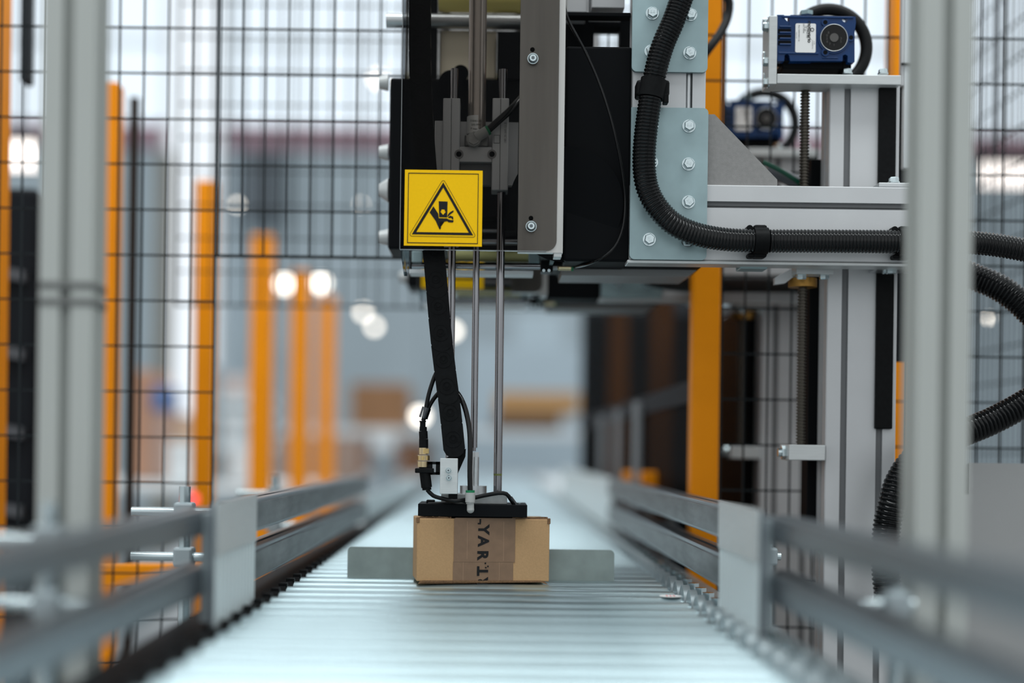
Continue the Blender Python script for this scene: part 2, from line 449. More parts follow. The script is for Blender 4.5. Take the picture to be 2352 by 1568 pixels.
# ------------------------------------------------------------------ carton, gripped by the head
bx_yaw = math.radians(6.5)
BW, BD, BH = .1605, .072, .0785
Bc = Matrix.Translation((X(957, 1270, 1.70), 1.70, ZR)) @ Matrix.Rotation(bx_yaw, 4, 'Z')
ct = root('shipping_carton', (Bc @ Vector((BW / 2, BD / 2, 0))), 'small kraft shipping carton with a brown lettered tape, gripped on the rollers', 'carton')
m = MB(); m.box(0, BW, 0, BD, .003, BH, .0012, M=Bc)
obj('box_body', m, CARD, ct)
fl = MB()
rr = random.Random(3)
def ragged(x0, x1, y, z, n):
    up = [(x0 + (x1 - x0) * k / n, z + rr.uniform(.0, .0022) + (.0006 if k % 3 else 0)) for k in range(n + 1)]
    fl.prism(up + [(x1, z - .002), (x0, z - .002)], lambda u, v, t: Bc @ Vector((u, y + t * .0025, v)))
ragged(.002, .041, .0006, BH, 16); ragged(.115, .158, .0006, BH, 16)
fl.box(-.0008, .003, -.0008, .004, BH - .0055, BH + .0012, .0006, M=Bc)
fl.box(BW - .003, BW + .0008, -.0008, .004, BH - .006, BH + .0008, .0006, M=Bc)
obj('torn_flap_edge', fl, CORE, ct, label='torn flap edges along the top of the carton')
bf = MB().prism([(.002, 0), (.004, .003), (.008, .0042), (.150, .0042), (.155, .003), (.159, 0), (.157, .0), (.150, .0022), (.010, .0022), (.004, 0)],
                lambda u, v, t: Bc @ Vector((u, -.0012 + t * .002, v)))
obj('bottom_flap', bf, CORE, ct)
tp = MB()
tp.box(.0445, .1185, -.0007, 0, .0265, BH + .0003, M=Bc)
tp.box(.046, .1185, -.0004, BD, BH, BH + .0008, M=Bc)
tapeU = obj('tape', tp, TAPE, ct, label='upper brown paper tape with black letters')
tl = MB().box(.0438, .1165, -.0005, -.0001, .002, .0268, M=Bc)
tapeL = obj('tape', tl, TAPE, ct, label='lower brown paper tape piece')
def on_tape(xc, zc, up, y=-.0010):
    # up=+1: letter tops towards +x, reading down; up=-1: tops towards -x, reading up
    return lambda u, v, t: Bc @ Vector((xc + up * v, y, zc - up * u))
kx = S(1, 1.70)
def bxp(px, py): return (px - 957) * kx, (1341 - py) * kx
lt = MB()
for ch, cy, x_ in (('Y', 1215.5, 1110), ('A', 1242, 1109.5), ('R', 1274, 1108.5)):
    a, b = bxp(x_, cy); lt.text(ch, .0178, on_tape(a, b, 1), .0007)
a, b = bxp(1103, 1196); lt.box(a - .001, a + .001, -.0011, -.0007, b - .0022, b + .0026, M=Bc)
a, b = bxp(1100.5, 1201); lt.box(a - .0018, a + .002, -.0011, -.0007, b - .0012, b + .0006, M=Bc)
for q in ((1116, 1293), (1122, 1300), (1117, 1303)):
    a, b = bxp(*q); lt.box(a - .0009, a + .0009, -.0011, -.0007, b - .0008, b + .0008, M=Bc)
obj('lettering', lt, INK, tapeU)
l2 = MB()
a, b = bxp(1111, 1311); l2.text('T', .0178, on_tape(a, b, -1), .0007)
a, b = bxp(1111, 1337); l2.text('R', .0178, on_tape(a, b, -1), .0007)
obj('lettering', l2, INK, tapeL)
cr_ = MB()
for xx, z0, z1 in ((.0605, .030, .075), (.1045, .028, .075)): cr_.box(xx - .0002, xx + .0002, -.00085, -.0007, z0, z1, M=Bc)
for xx, z0, z1 in ((.0560, .004, .026), (.0995, .004, .026)): cr_.box(xx - .0002, xx + .0002, -.0007, -.0005, z0, z1, M=Bc)
obj('crease_line', cr_, mat('tape_crease', (.34, .21, .13), .6), tapeU)

# stop plate behind the carton
sp_ = MB().prism(rrect(X(798, 1295, 1.80), X(1411, 1295, 1.80), .787, Z(1100, 1259, 1.80), .006, 5, (1, 1, 0, 0)), XZ(1.80, 1.803))
solo('stop_plate', sp_, mat('worn_zinc_plate', (.27, .31, .295), .45, .5, noise=.14, nscale=30), 'low grey steel stop plate with rounded corners standing across the rollers behind the carton', 'stop plate')
st = root('round_sticker', P(1540, 1364, 1.55), 'small white round sticker with red print lying on a roller beside the right rail', 'sticker')
pc = Vector((X(1540, 1364, 1.59), 1.59, ZR + .0006))
obj('paper', MB().cyl(pc - Vector((0, 0, .0004)), pc, .0125, 24), WHT, st)
rs = MB()
for dx in (-.004, 0, .004): rs.box(pc.x + dx - .0007, pc.x + dx + .0007, pc.y - .006, pc.y + .006, pc.z, pc.z + .0003)
obj('print', rs, mat('red_print', (.6, .04, .03), .6), st)

# ------------------------------------------------------------------ foreground posts
def fore_post(pxc, label, py=600):
    d = 1.22; xc = X(pxc, py, d); w = .0455
    r = root('aluminium_post', (xc, d + w / 2, 0), label, 'post', 'blurred aluminium posts in front')
    pts = profile(w, w, {'s': [w / 2], 'e': [w / 2], 'w': [w / 2], 'n': [w / 2]}, sw=.0095, sd=.010)
    obj('profile', MB().prism(pts, lambda u, v, t: (xc - w / 2 + u, d + v, 2.0 * t)), mat('pale_anodised', (.405, .425, .405), .5, .15, noise=.02, nscale=5), r)
    obj('foot_plate', MB().box(xc - .05, xc + .05, d - .03, d + .075, 0, .01), FRAME, r)
    return r
pl = fore_post(151, 'blurred grey slotted post in front of the left mesh, with a double cross seam')
for py in (655, 693):
    z_ = Z(151, py, 1.22); x_ = X(151, py, 1.22)
    obj('joint_seam', MB().box(x_ - .0233, x_ + .0233, 1.2192, 1.2660, z_ - .0035, z_ + .0035, .001), mat('grey_gasket', (.12, .125, .12), .6), pl)
pr = fore_post(2172, 'blurred grey slotted post in front of the hose and the grey cabinet')

# ------------------------------------------------------------------ handling machine (the second one behind is copied below)
MACH = []
def mroot(*a, **k):
    o = root(*a, **k); MACH.append(o); return o
PD = 1.706                                  # front of the joint plates
# column
D = 1.785
cx0, cx1 = X(1905, 300, D), X(2066, 300, D); cw = cx1 - cx0
ztop = Z(1985, 194, D)
col = mroot('machine_column', ((cx0 + cx1) / 2, D + .045, 0), 'pale aluminium profile column carrying the nearer blue gearbox', 'column', group='aluminium columns of the lifting machines')
obj('profile', MB().prism(profile(cw, .045, {'s': [cw * .255, cw * .765], 'w': [.0225], 'e': [.0225]}, sw=.0082), lambda u, v, t: (cx0 + u, D + v, .012 + (ztop - .012) * t)), ALU, col)
fil = MB(); 
for q in (.255, .765): fil.box(cx0 + cw * q - .0039, cx0 + cw * q + .0039, D + .0035, D + .012, .02, ztop - .001)
obj('slot_insert', fil, SLOT, col)
obj('base_plate', MB().box(cx0 - .05, cx1 + .05, D - .05, D + .14, 0, .012, .002), FRAME, col)
obj('cable_trunk', MB().pbox(1858, 366, 1905, 1250, D + .052, D + .09, .001), BLK, col, label='black cable trunk behind the column')
xs = X(2031, 700, D)
obj('slide_strip', MB().box(xs - .0108, xs + .0108, D - .006, D + .002, Z(2028, 985, D), ztop - .001, .0015), BLKP, col, label='black slide strip in the right slot')
# bearing block with nut
bb = MB().pbox(1812, 1021, 1896, 1057, D - .01, D + .044, .0012)
bbo = obj('bearing_block', bb, ALU2, col)
pn = P(1812, 1039, D + .012)
obj('lock_nut', MB().cyl(pn, pn - Vector((.004, 0, 0)), .0098, 24).cyl(pn - Vector((.004, 0, 0)), pn - Vector((.0095, 0, 0)), .0088, 6).cyl(pn - Vector((.0095, 0, 0)), pn - Vector((.014, 0, 0)), .0055, 12), BOLT, bbo)

# beam
BD0 = PD + .006
bz1, bz0 = Z(1700, 425, BD0), Z(1700, 599, BD0); bxl, bxr = X(1447, 520, BD0), X(2185, 520, BD0)
bm_ = mroot('cross_beam', ((bxl + bxr) / 2, BD0 + .02, bz0), 'horizontal aluminium beam with a long slot that the black hose runs along', 'beam', group='horizontal beams of the lifting machines')
bh = bz1 - bz0
obj('profile', MB().prism(profile(.045, bh, {'w': [bh * .26 - .0, bh * .775]}, sw=.0080), lambda u, v, t: (bxl + (bxr - bxl) * t, BD0 + u, bz0 + v)), ALU, bm_)
obj('slot_insert', MB().box(bxl + .001, bxr - .001, BD0 + .005, BD0 + .0125, bz0 + bh * .775 - .0039, bz0 + bh * .775 + .0039).box(bxl + .001, bxr - .001, BD0 + .003, BD0 + .0125, bz0 + bh * .26 - .0039, bz0 + bh * .26 + .0039), SLOT, bm_)
obj('edge_lip', MB().box(bxl - .003, bxr, BD0 - .002, BD0 + .03, bz0 - .0045, bz0 - .0005, .001), ALU2, bm_)
# small square nut bracket hanging under the beam
nb = MB().pbox(1700, 606, 1763, 617, BD0 + .02, BD0 + .05, .001).pbox(1722, 604, 1742, 610, BD0 + .012, BD0 + .03, .001)
obj('nut_bracket', nb, GALV, bm_)

# vertical profile above the beam
vx0, vx1 = X(1453, 205, BD0), X(1621, 205, BD0); vw = vx1 - vx0
vp = mroot('upright_profile', ((vx0 + vx1) / 2, BD0 + .02, bz1), 'short upright aluminium profile seen between the two bolted plates', 'upright', group='upright profiles of the lifting machines')
obj('profile', MB().prism(profile(vw, .045, {'s': [vw * .255, vw * .775]}), lambda u, v, t: (vx0 + u, BD0 + v, bz1 + .0005 + (1.95 - bz1) * t)), ALU, vp)
obj('slot_rod', MB().cyl((vx0 + vw * .775, BD0 + .006, bz1 + .001), (vx0 + vw * .775, BD0 + .006, 1.94), .0037, 14).smooth(), STEEL, vp)

# bolted plates
def plate(px0, py0, px1, py1, corners, bolts, label, zt=None):
    d = PD; xm, ym = (px0 + px1) / 2, (py0 + py1) / 2
    x0, x1 = X(px0, ym, d), X(px1, ym, d); z0, z1 = Z(xm, py1, d), zt or Z(xm, py0, d)
    r = mroot('joint_plate', ((x0 + x1) / 2, d, z0), label, 'plate', group='bolted zinc plates of the lifting machines')
    obj('plate', MB().prism(rrect(x0, x1, z0, z1, .006, 5, corners), XZ(d, BD0 - .0003)), GALV, r)
    for i, (bx, by) in enumerate(bolts):
        c = P(bx, by, d); c.y = d
        mb = hexbolt((0, 0, 0), (0, -1, 0), mark=True)
        bmesh.ops.rotate(mb.b, verts=mb.b.verts, cent=(0, 0, 0), matrix=Matrix.Rotation(i * .4, 3, 'Y'))
        bmesh.ops.translate(mb.b, verts=mb.b.verts, vec=c)
        obj('hex_bolt', mb, BOLT, r)
    return r
plate(1452, 0, 1626, 165, (0, 0, 1, 1), ((1498, 31), (1586, 34), (1495, 118), (1584, 122)), 'upper zinc joint plate with hex bolts behind the hanging hose', zt=1.92)
plate(1448, 247, 1625, 596, (1, 0, 1, 1), ((1582, 290), (1581, 377), (1581, 464), (1491, 550), (1579, 553), (1496, 373), (1497, 290), (1494, 464)), 'tall lower zinc joint plate with hex bolts behind the bend of the hose')

gx = [(1627, 257), (1645, 257), (1790, 408), (1790, 425), (1627, 425)]
g_ = MB().prism([(X(a, b, PD), Z(a, b, PD)) for a, b in gx], XZ(PD + .012, PD + .020))
g_o = tag(obj('gusset_plate', g_, GUSS), 'grey triangular gusset plate standing on the beam beside the lower bolted plate', 'gusset', 'triangular gussets of the lifting machines'); MACH.append(g_o)

# motor mount
MD = 1.765
mm = mroot('motor_mount', P(1900, 193, MD), 'pale aluminium angle mount with side bolts under the nearer blue gearbox', 'mount', group='motor mounts of the lifting machines')
obj('top_plate', MB().pbox(1785, 171, 2070, 193, MD, MD + .042, .0008), ALU2, mm)
obj('flange_plate', MB().pbox(1766, 36, 1785, 193, MD, MD + .042, .0008), ALU2, mm)
for by, dy in ((52, .016), (62, -.002), (128, .018), (142, -.003), (178, .018), (190, -.003)):
    c = P(1766, by, MD + dy + .012)
    obj('hex_bolt', hexbolt(c, (-1, 0, 0), .0058, .006, .0068), BOLT, mm)
for bx in (1946, 2028):
    c = P(bx, 171, MD + .012); obj('hex_bolt', hexbolt(c, (0, 0, 1), .0058, .005, .0066), BOLT, mm)

# gear motor
GD = 1.772
gm = mroot('gear_motor', P(1875, 170, GD + .05), 'nearer blue worm gearbox with white rating label and black handwheel', 'gearbox', group='blue gearboxes of the lifting machines')
def gp(px, py): return (X(px, py, GD), Z(px, py, GD))
out = [(1785, 34), (1801, 34), (1803, 43), (1808, 49), (1813, 49), (1813, 36), (1817, 34), (1862, 35), (1872, 38), (1927, 38), (1934, 37), (1935, 47), (1941, 53), (1946, 50), (1947, 38), (1965, 38), (1966, 52), (1963, 74), (1963, 142),
       (1958, 144), (1947, 143), (1947, 128), (1942, 125), (1936, 127), (1935, 140), (1815, 140), (1813, 128), (1808, 123), (1802, 127), (1801, 140), (1785, 140)]
hb = MB().prism([gp(*q) for q in out], XZ(GD, GD + .012))
c0, c1 = gp(1790, 134), gp(1958, 42)
hb.box(c0[0], c1[0], GD + .012, GD + .075, c0[1], c1[1], .003)
for q in ((1796, 38, 1960, 41), (1788, 121, 1880, 124), (1888, 132, 1925, 134)): 
    a, b = gp(q[0], q[3]), gp(q[2], q[1]); hb.box(a[0], b[0], GD - .0012, GD + .002, a[1], b[1], .0006)
for q in ((1895, 52), (1954, 87), (1895, 121)):
    c = P(*q, GD); hb.cyl(c, c - Vector((0, .0018, 0)), .0048, 20)
hc = P(1914.5, 88, GD); hb.cyl(hc, hc - Vector((0, .0016, 0)), S(36, GD), 40)
for k in range(4):
    a = gp(1790, 64 + k * 13.5); b = gp(1817, 60 + k * 13.5); hb.box(a[0], b[0], GD - .002, GD + .01, a[1], b[1], .0008)
gb = obj('housing', hb, BLUE, gm)
rec = MB()
for k in range(3):
    a = gp(1787, 76.5 + k * 13.5); b = gp(1817, 67 + k * 13.5); rec.box(a[0], b[0], GD - .0006, GD + .002, a[1], b[1])
obj('fin_recess', rec, BLK, gb, label='dark gaps between the cooling fins')
for q in ((1895, 52), (1954, 87), (1895, 121)):
    c = P(*q, GD); obj('bolt_hole', MB().cyl(c - Vector((0, .0018, 0)), c - Vector((0, .0021, 0)), .0027, 16), BLK, gb)
obj('under_flange', MB().pbox(1797, 141, 1945, 158, GD + .012, GD + .08, .002).pbox(1787, 139, 1936, 143, GD + .006, GD + .03, .001).pbox(1936, 140, 1956, 170, GD + .01, GD + .04, .002), BLK, gm)
obj('flange_ring', MB().torus(P(1856, 155, GD + .045), .040, .0035, 'Z', 40, 8).smooth(), STEEL, gm)
obj('output_hub', MB().cyl(P(1850, 145, GD + .045), P(1850, 171, GD + .045), .012, 20).smooth(), BLK, gm)
cp = obj('bore_cap', MB().cyl(hc - Vector((0, .0016, 0)), hc - Vector((0, .0030, 0)), S(30.5, GD), 48), mat('dark_rubber_cap', (.012, .012, .012), .6, spec=.15), gm, label='dark round bore cap with raised figures')
obj('cap_rim', MB().torus(hc - Vector((0, .0028, 0)), S(30.8, GD), .00045, 'Y', 48, 8).smooth(), STEEL, cp)
num = MB(); num.cyl(hc - Vector((0, .003, 0)), hc - Vector((0, .0036, 0)), S(10, GD), 24)
for ch, deg, rad in (('8', 140, 17), ('0', 165, 17), ('2', 190, 17), ('4', 212, 19), ('7', 237, 18), ('5', 330, 18), ('3', 352, 16), ('1', 270, 17)):
    a = math.radians(deg); u0, v0 = hc.x + S(rad, GD) * math.cos(a), hc.z + S(rad, GD) * math.sin(a)
    num.text(ch, .0042, lambda u, v, t, u0=u0, v0=v0: (u0 + u, GD - .0034, v0 + v))
obj('raised_figures', num, mat('worn_grey_figures', (.10, .097, .093), .7, spec=.1), cp)
la, lb_ = gp(1826, 121), gp(1873.5, 55)
lab = obj('rating_label', MB().prism(rrect(la[0], lb_[0], la[1], lb_[1], .0018, 4), XZ(GD - .0015, GD + .0005)), WHT, gm, label='white rating label with rotated print')
tx = MB()
def rot_txt(px, py): return lambda u, v, t: (X(px, py, GD) + v, GD - .0018, Z(px, py, GD) - u)
tx.text('motovario', .0064, rot_txt(1858.5, 74), .00018)
tx.torus((X(1865, 69, GD), GD - .0017, Z(1865, 69, GD)), .0020, .0004, 'Y', 16, 6)
tx.text('Type NMRV 050', .0024, rot_txt(1853, 73)); tx.text('i 20  B3', .0024, rot_txt(1848.5, 66)); tx.text('S/N 170418', .0024, rot_txt(1845, 66))
tx.text('Mod. NMRV/050 C 20', .0022, rot_txt(1834.5, 77)); tx.text('made in italy', .0016, rot_txt(1829, 82)); tx.text('oil 320 ISO VG', .0018, rot_txt(1865.5, 103)); tx.text('n2 70', .0018, rot_txt(1869.5, 99))
obj('label_print', tx, INK, lab)
wc = P(1902, 110, GD + .085)
hw = MB().torus(wc, S(88, wc.y), S(14, wc.y), 'Y', 64, 14).smooth()
obj('handwheel', hw, RUB, gm)
obj('handwheel_spoke', MB().cyl(wc - Vector((0, 0, .052)), wc + Vector((0, 0, .01)), .005, 12).cyl(wc - Vector((0, .012, 0)), wc + Vector((0, .012, 0)), .028, 20), BLK, gm)
obj('filler_plug', MB().cyl(P(1852, 35, GD + .03), P(1852, 26, GD + .03), .0085, 6), GALV, gm)

# lead screw
LD = 1.80
lx = X(1844, 620, LD)
ls = mroot('lead_screw', (lx, LD, Z(1844, 1020, LD)), 'dark threaded lead screw standing left of the nearer column', 'lead screw', group='lead screws of the lifting machines')
th = MB(); pitch = .0040; z = Z(1844, 1021, LD); zt = Z(1848, 196, LD); pts = []; rad = []
n = int((zt - z) / (pitch / 4))
for i in range(n + 1):
    pts.append((lx, LD, z + i * pitch / 4)); rad.append((.0062, .0045, .0045, .0062)[i % 4])
obj('threaded_shaft', th.tube(pts, .006, 16, rad), SCREW, ls)
fz = Z(1838, 660, LD); 
obj('nut_flange', MB().cyl((lx, LD, fz), (lx, LD, Z(1838, 640, LD)), .0178, 36).smooth(), BRONZE, ls, label='bronze flange of the screw nut')
# nut carrier under the beam
nc = mroot('screw_nut_carrier', P(1870, 628, 1.775), 'pale block with hex bolts hanging under the beam above the bronze screw nut', 'carrier', group='nut carriers of the lifting machines')
obj('block', MB().pbox(1829, 609, 1915, 629, 1.755, 1.784, .001), ALU2, nc)
for bx in (1841, 1893):
    c = P(bx, 629, 1.768); obj('hex_bolt', hexbolt(c, (0, 0, -1), .0062, .0055, .008), BOLT, nc)
ar = [(1776, 640), (1836, 606), (1852, 612), (1800, 652), (1776, 655)]
obj('brace_arm', MB().prism([(X(a, b, 1.80), Z(a, b, 1.80)) for a, b in ar], XZ(1.79, 1.80)), ALU, nc)
# slider plates over and under the beam at the column
kp = mroot('slider_plate', P(2065, 425, 1.73), 'flat zinc slider plate with a hex bolt lying on the beam at the column', 'plate', group='slider plates above the beams')
obj('plate', MB().box(X(2016, 425, 1.73), X(2190, 425, 1.73), 1.725, 1.775, Z(2065, 431.5, 1.73), Z(2065, 421, 1.73), .001), STEEL, kp)
obj('hex_bolt', hexbolt(P(2053, 421, 1.735), (0, 0, 1), .0062, .0056, .0072), BOLT, kp)
kq = mroot('slider_plate', P(2065, 617, 1.73), 'flat zinc slider plate with hanging hex bolts under the beam at the column', 'plate', group='slider plates below the beams')
obj('plate', MB().box(X(2020, 610, 1.73), X(2190, 610, 1.73), 1.735, 1.78, Z(2065, 616, 1.73), Z(2065, 606.5, 1.73), .001), STEEL, kq)
for bx, dy in ((2047, .008), (2038, .022)):
    obj('hex_bolt', hexbolt(P(bx, 616, 1.735 + dy), (0, 0, -1), .0062, .0056, .0082), BOLT, kq)

# tray under the beam and black housings
ty = mroot('under_tray', P(1430, 636, 1.79), 'flat grey tray with a slanted end hanging below the black housing', 'tray', group='trays under the lifting machines')
tr = [(1290, 612), (1612, 612), (1578, 635), (1290, 632)]
obj('tray', MB().prism([(X(a, b, 1.80), Z(a, b, 1.80)) for a, b in tr], XZ(1.80, 1.88)), mat('tray_grey', (.25, .25, .25), .5, .2), ty)
obj('tray_top', MB().pbox(1262, 600, 1612, 612, 1.775, 1.87, .002), BLK, ty)

hs = mroot('machine_housing', P(1380, 600, 1.80), 'black sheet housing filling the space between acrylic guard and bolted plates', 'housing', group='black housings of the lifting machines')
obj('side_panel', MB().pbox(1297, 106, 1449, 600, 1.725, 1.90, .003), BLK, hs)
obj('top_bar', MB().pbox(1297, 28, 1449, 37, 1.74, 1.76, .001), BLK, hs)
obj('back_panel', MB().pbox(1297, 37, 1364, 106, 1.86, 1.89).pbox(1424, 37, 1449, 106, 1.86, 1.89).pbox(1364, 37, 1424, 60, 1.86, 1.89), BLK, hs)
obj('grey_block', MB().pbox(1305, -460, 1352, 28, 1.80, 1.85, .001).pbox(1362, -460, 1438, 18, 1.78, 1.84, .001), ALU, hs, label='grey blocks at the top of the housing')
obj('cover_disc', MB().cyl(P(1300, 470, 1.7255), P(1300, 470, 1.7235), S(131, 1.725), 64).smooth(), BLK, hs)
bk = mroot('print_unit_housing', P(1040, 570, 1.84), 'black back housing behind the smoked acrylic guard', 'housing', group='back housings of the print units')
obj('back_panel', MB().pbox(893, 181, 1272, 574, 1.845, 1.93, .003), BLK, bk)
for py in (190, 350, 437, 545):
    c = P(892, py, 1.87)
    obj('side_knob', MB().cyl(c, c - Vector((.012, 0, 0)), .011 if py != 437 else .016, 20, .008).smooth(), ALU2, bk)
obj('pulley', MB().cyl(P(1058, 168, 1.835), P(1058, 168, 1.845), .0105, 28).cyl(P(1036, 190, 1.83), P(1036, 190, 1.845), .016, 28).smooth(), BLK, bk)
obj('side_block', MB().pbox(1142, 72, 1200, 181, 1.84, 1.90, .001), BLK, bk)
obj('cream_cover', MB().pbox(1010, 70, 1140, 181, 1.87, 1.93, .002), CREAM, bk, label='cream cover block')
obj('thin_post', MB().pbox(988, -500, 1007, 181, 1.86, 1.88), BLK, bk)
obj('cross_tube', MB().cyl(P(888, 47, 1.86), P(1268, 52, 1.86), S(17, 1.86), 24).smooth(), STEEL, bk, label='silver cross tube')
obj('amber_roller', MB().cyl(P(1008, 0, 1.87), P(1196, 3, 1.87), S(27, 1.87), 28).smooth(), AMBER, bk, label='amber feed roller')
obj('slide_rail', MB().pbox(1150, 440, 1190, 530, 1.80, 1.845).pbox(1080, 490, 1268, 500, 1.82, 1.845), BLKP, bk)
obj('shiny_bar', MB().cyl(P(1108, 556, 1.80), P(1270, 557, 1.80), .004, 12).cyl(P(1108, 530, 1.82), P(1270, 532, 1.82), .0022, 10).smooth(), CHROME, bk)

# label roller, air knife rod
rb = mroot('label_roller', P(1130, 600, 1.835), 'pale green label roller seen under the acrylic guard', 'roller', group='label rollers under the print units')
obj('roller_tube', MB().cyl(P(1030, 587, 1.835), P(1214, 590, 1.835), S(13, 1.835), 28).smooth(), PALEG, rb)
obj('end_bracket', MB().pbox(1214, 577, 1240, 604, 1.82, 1.85, .001), GALV, rb)
obj('end_bracket', MB().pbox(946, 576, 970, 608, 1.82, 1.835, .001), GALV, rb)
obj('black_bar', MB().pbox(946, 603, 1245, 609, 1.82, 1.835), BLK, rb)  # plain black bar above the blow rod
ak = mroot('blow_rod', P(1100, 612, 1.785), 'thin polished blow rod with a nickel air fitting and green ring', 'rod', group='blow rods under the print units')
obj('rod', MB().cyl(P(946, 612, 1.785), P(1245, 613.5, 1.785), .0030, 14).smooth(), CHROME, ak)
obj('clamp', MB().pbox(1242, 596, 1270, 624, 1.772, 1.80, .002), BLKP, ak)
for q in ((1249, 621), (1261, 621)):
    obj('clamp_screw', MB().cyl(P(*q, 1.772), P(*q, 1.7705), .0019, 14), BOLT, ak)
obj('nut', MB().cyl(P(1270, 613.5, 1.785), P(1281, 613.5, 1.785), .0036, 6), STEEL, ak)
obj('air_fitting', MB().cyl(P(1280, 613.5, 1.785), P(1313, 614, 1.785), .0037, 6).cyl(P(1283, 613.5, 1.785), P(1311, 614, 1.785), .0042, 20).smooth(), NICK, ak)
obj('release_ring', MB().cyl(P(1312, 614, 1.785), P(1317, 614, 1.785), .0048, 20), GREEN, ak)
obj('strip', MB().pbox(940, 620, 1225, 629, 1.80, 1.835, .0005), WHTP, ak, label='white strip under the rod')
obj('angle_bracket', MB().pbox(1262, 578, 1292, 585, 1.785, 1.80, .0008).prism([(X(a, b, 1.785), Z(a, b, 1.785)) for a, b in ((1262, 600), (1274, 584), (1280, 584), (1268, 612), (1260, 612))], XZ(1.785, 1.75)), GALV, ak)

# corrugated hose along plate and beam
hp = [(1640, -640, 1.678), (1634, -400, 1.678), (1615, -200, 1.678), (1590, -80, 1.678), (1578, -40, 1.678), (1564, 0, 1.678), (1546, 50, 1.678), (1524, 100, 1.678), (1509, 150, 1.678), (1498, 205, 1.68), (1489, 260, 1.68), (1481, 330, 1.68), (1480, 388, 1.68), (1487, 432, 1.68),
      (1508, 474, 1.68), (1546, 513, 1.68), (1598, 537, 1.684), (1660, 549, 1.69), (1735, 553, 1.693), (1860, 553.5, 1.693), (2000, 554.5, 1.693), (2120, 556, 1.693), (2240, 557.5, 1.69), (2352, 574, 1.68), (2450, 600, 1.67)]
ho = mroot('corrugated_hose', P(1480, 554, 1.69), 'black corrugated hose bending down from the upper plate along the beam', 'hose', group='main hoses of the lifting machines')
obj('hose', corrugated(catmull([P(*p) for p in hp], .004), S(27.2, 1.68)), HOSE, ho)
def clip(pix, d, L, vertical, label):
    c = P(*pix, d)
    r = mroot('hose_clip', c, label, 'clip', group='black clips around the hoses')
    R = .0158
    if vertical:
        ax = (P(1493, 230, d) - P(1503, 180, d)).normalized(); e0, e1 = c - ax * L / 2, c + ax * L / 2
    else: e0, e1 = c - Vector((L / 2, 0, 0)), c + Vector((L / 2, 0, 0))
    m = MB().cyl(e0, e1, R, 32).smooth()
    obj('strap', m, BLKP, r)
    if vertical:
        obj('bracket', MB().box(c.x - .019, c.x + .020, c.y - .004, c.y + .022, c.z - .009, c.z + .010, .003).box(c.x + .013, c.x + .019, c.y - .004, c.y + .01, c.z - .017, c.z - .006, .001), BLKP, r)
    else:
        obj('bracket', MB().box(c.x - L / 2, c.x + L / 2, c.y, c.y + .020, c.z - .0195, c.z + .0195, .003).box(c.x - L / 2 - .006, c.x - L / 2 + .003, c.y + .002, c.y + .018, c.z - .0195, c.z - .014, .002).cyl((c.x - L / 2 - .004, c.y + .004, c.z + .0155), (c.x - L / 2 - .004, c.y + .018, c.z + .0155), .004, 12), BLKP, r)
    return r
clip((1498.5, 204), 1.68, .022, True, 'black clip gripping the hose where it hangs in front of the upright profile')
clip((1747, 553), 1.693, .0165, False, 'black clip gripping the hose on the middle of the beam')
clip((2081, 556), 1.693, .0165, False, 'black clip gripping the hose beside the blurred right post')
for o in MACH: TREE[o] = kids(o)

# warning sign and acrylic guard
AD = 1.655
ag = mroot('acrylic_guard', P(1100, 575, AD), 'smoked acrylic guard in front of the cylinder, carrying the yellow warning sign', 'guard', group='acrylic guards of the print units')
ax0, ax1 = X(922, 300, AD), X(1282, 300, AD); az0 = Z(1100, 574, AD)
obj('front_panel', MB().prism(rrect(ax0, ax1, az0, 1.95, .012, 6, (0, 0, 0, 1)), XZ(AD, AD + .004)), SMOKE, ag)
obj('side_panel', MB().prism([(AD + .004, az0), (AD + .004, 1.95), (1.77, 1.95), (1.77, az0 - .012), (1.74, az0 - .021)], YZ(ax0, ax0 + .004)), SMOKE, ag)
obj('polished_edge', MB().box(ax0, ax1 - .012, AD - .0003, AD + .0043, az0 - .0006, az0).box(ax0 - .0005, ax0 + .0003, AD - .0003, AD + .0043, az0, 1.95), mat('acrylic_edge', (.12, .13, .135), .2, spec=.8), ag)
mp_ = mroot('guard_mounting_plate', P(1240, 585, AD + .012), 'brushed aluminium strip with two bright screws behind the acrylic guard', 'plate', group='guard mounting strips of the print units')
qx0, qx1 = X(1192.5, 300, AD + .0045), X(1296, 300, AD + .0045); qz0 = Z(1244, 580, AD + .0045)
obj('strip', MB().prism([(qx0, qz0), (qx1, qz0), (qx1, 1.95), (qx0, 1.95)], XZ(AD + .0045, AD + .0165)), mat('brushed_strip', (.47, .465, .45), .35, .45, noise=.1, nscale=9, stretch=(8, 8, .6)), mp_)
obj('hook', MB().pbox(1272, 580, 1290, 590, AD + .006, AD + .03, .0005), ALU2, mp_)
hk = MB()
for q in ((1223, 114), (1219.5, 501)): c = P(*q, AD + .0045); hk.cyl(c, c - Vector((0, .0003, 0)), .0028, 20)
obj('drilled_hole', hk, BLK, mp_)
for q in ((1224, 135), (1220, 520)):
    c = P(*q, AD); c.y = AD - .0002; socket(obj('button_screw', buttonscrew(c, .0063), BOLT, mp_), c, .0063)
TREE[ag] = kids(ag); TREE[mp_] = kids(mp_)

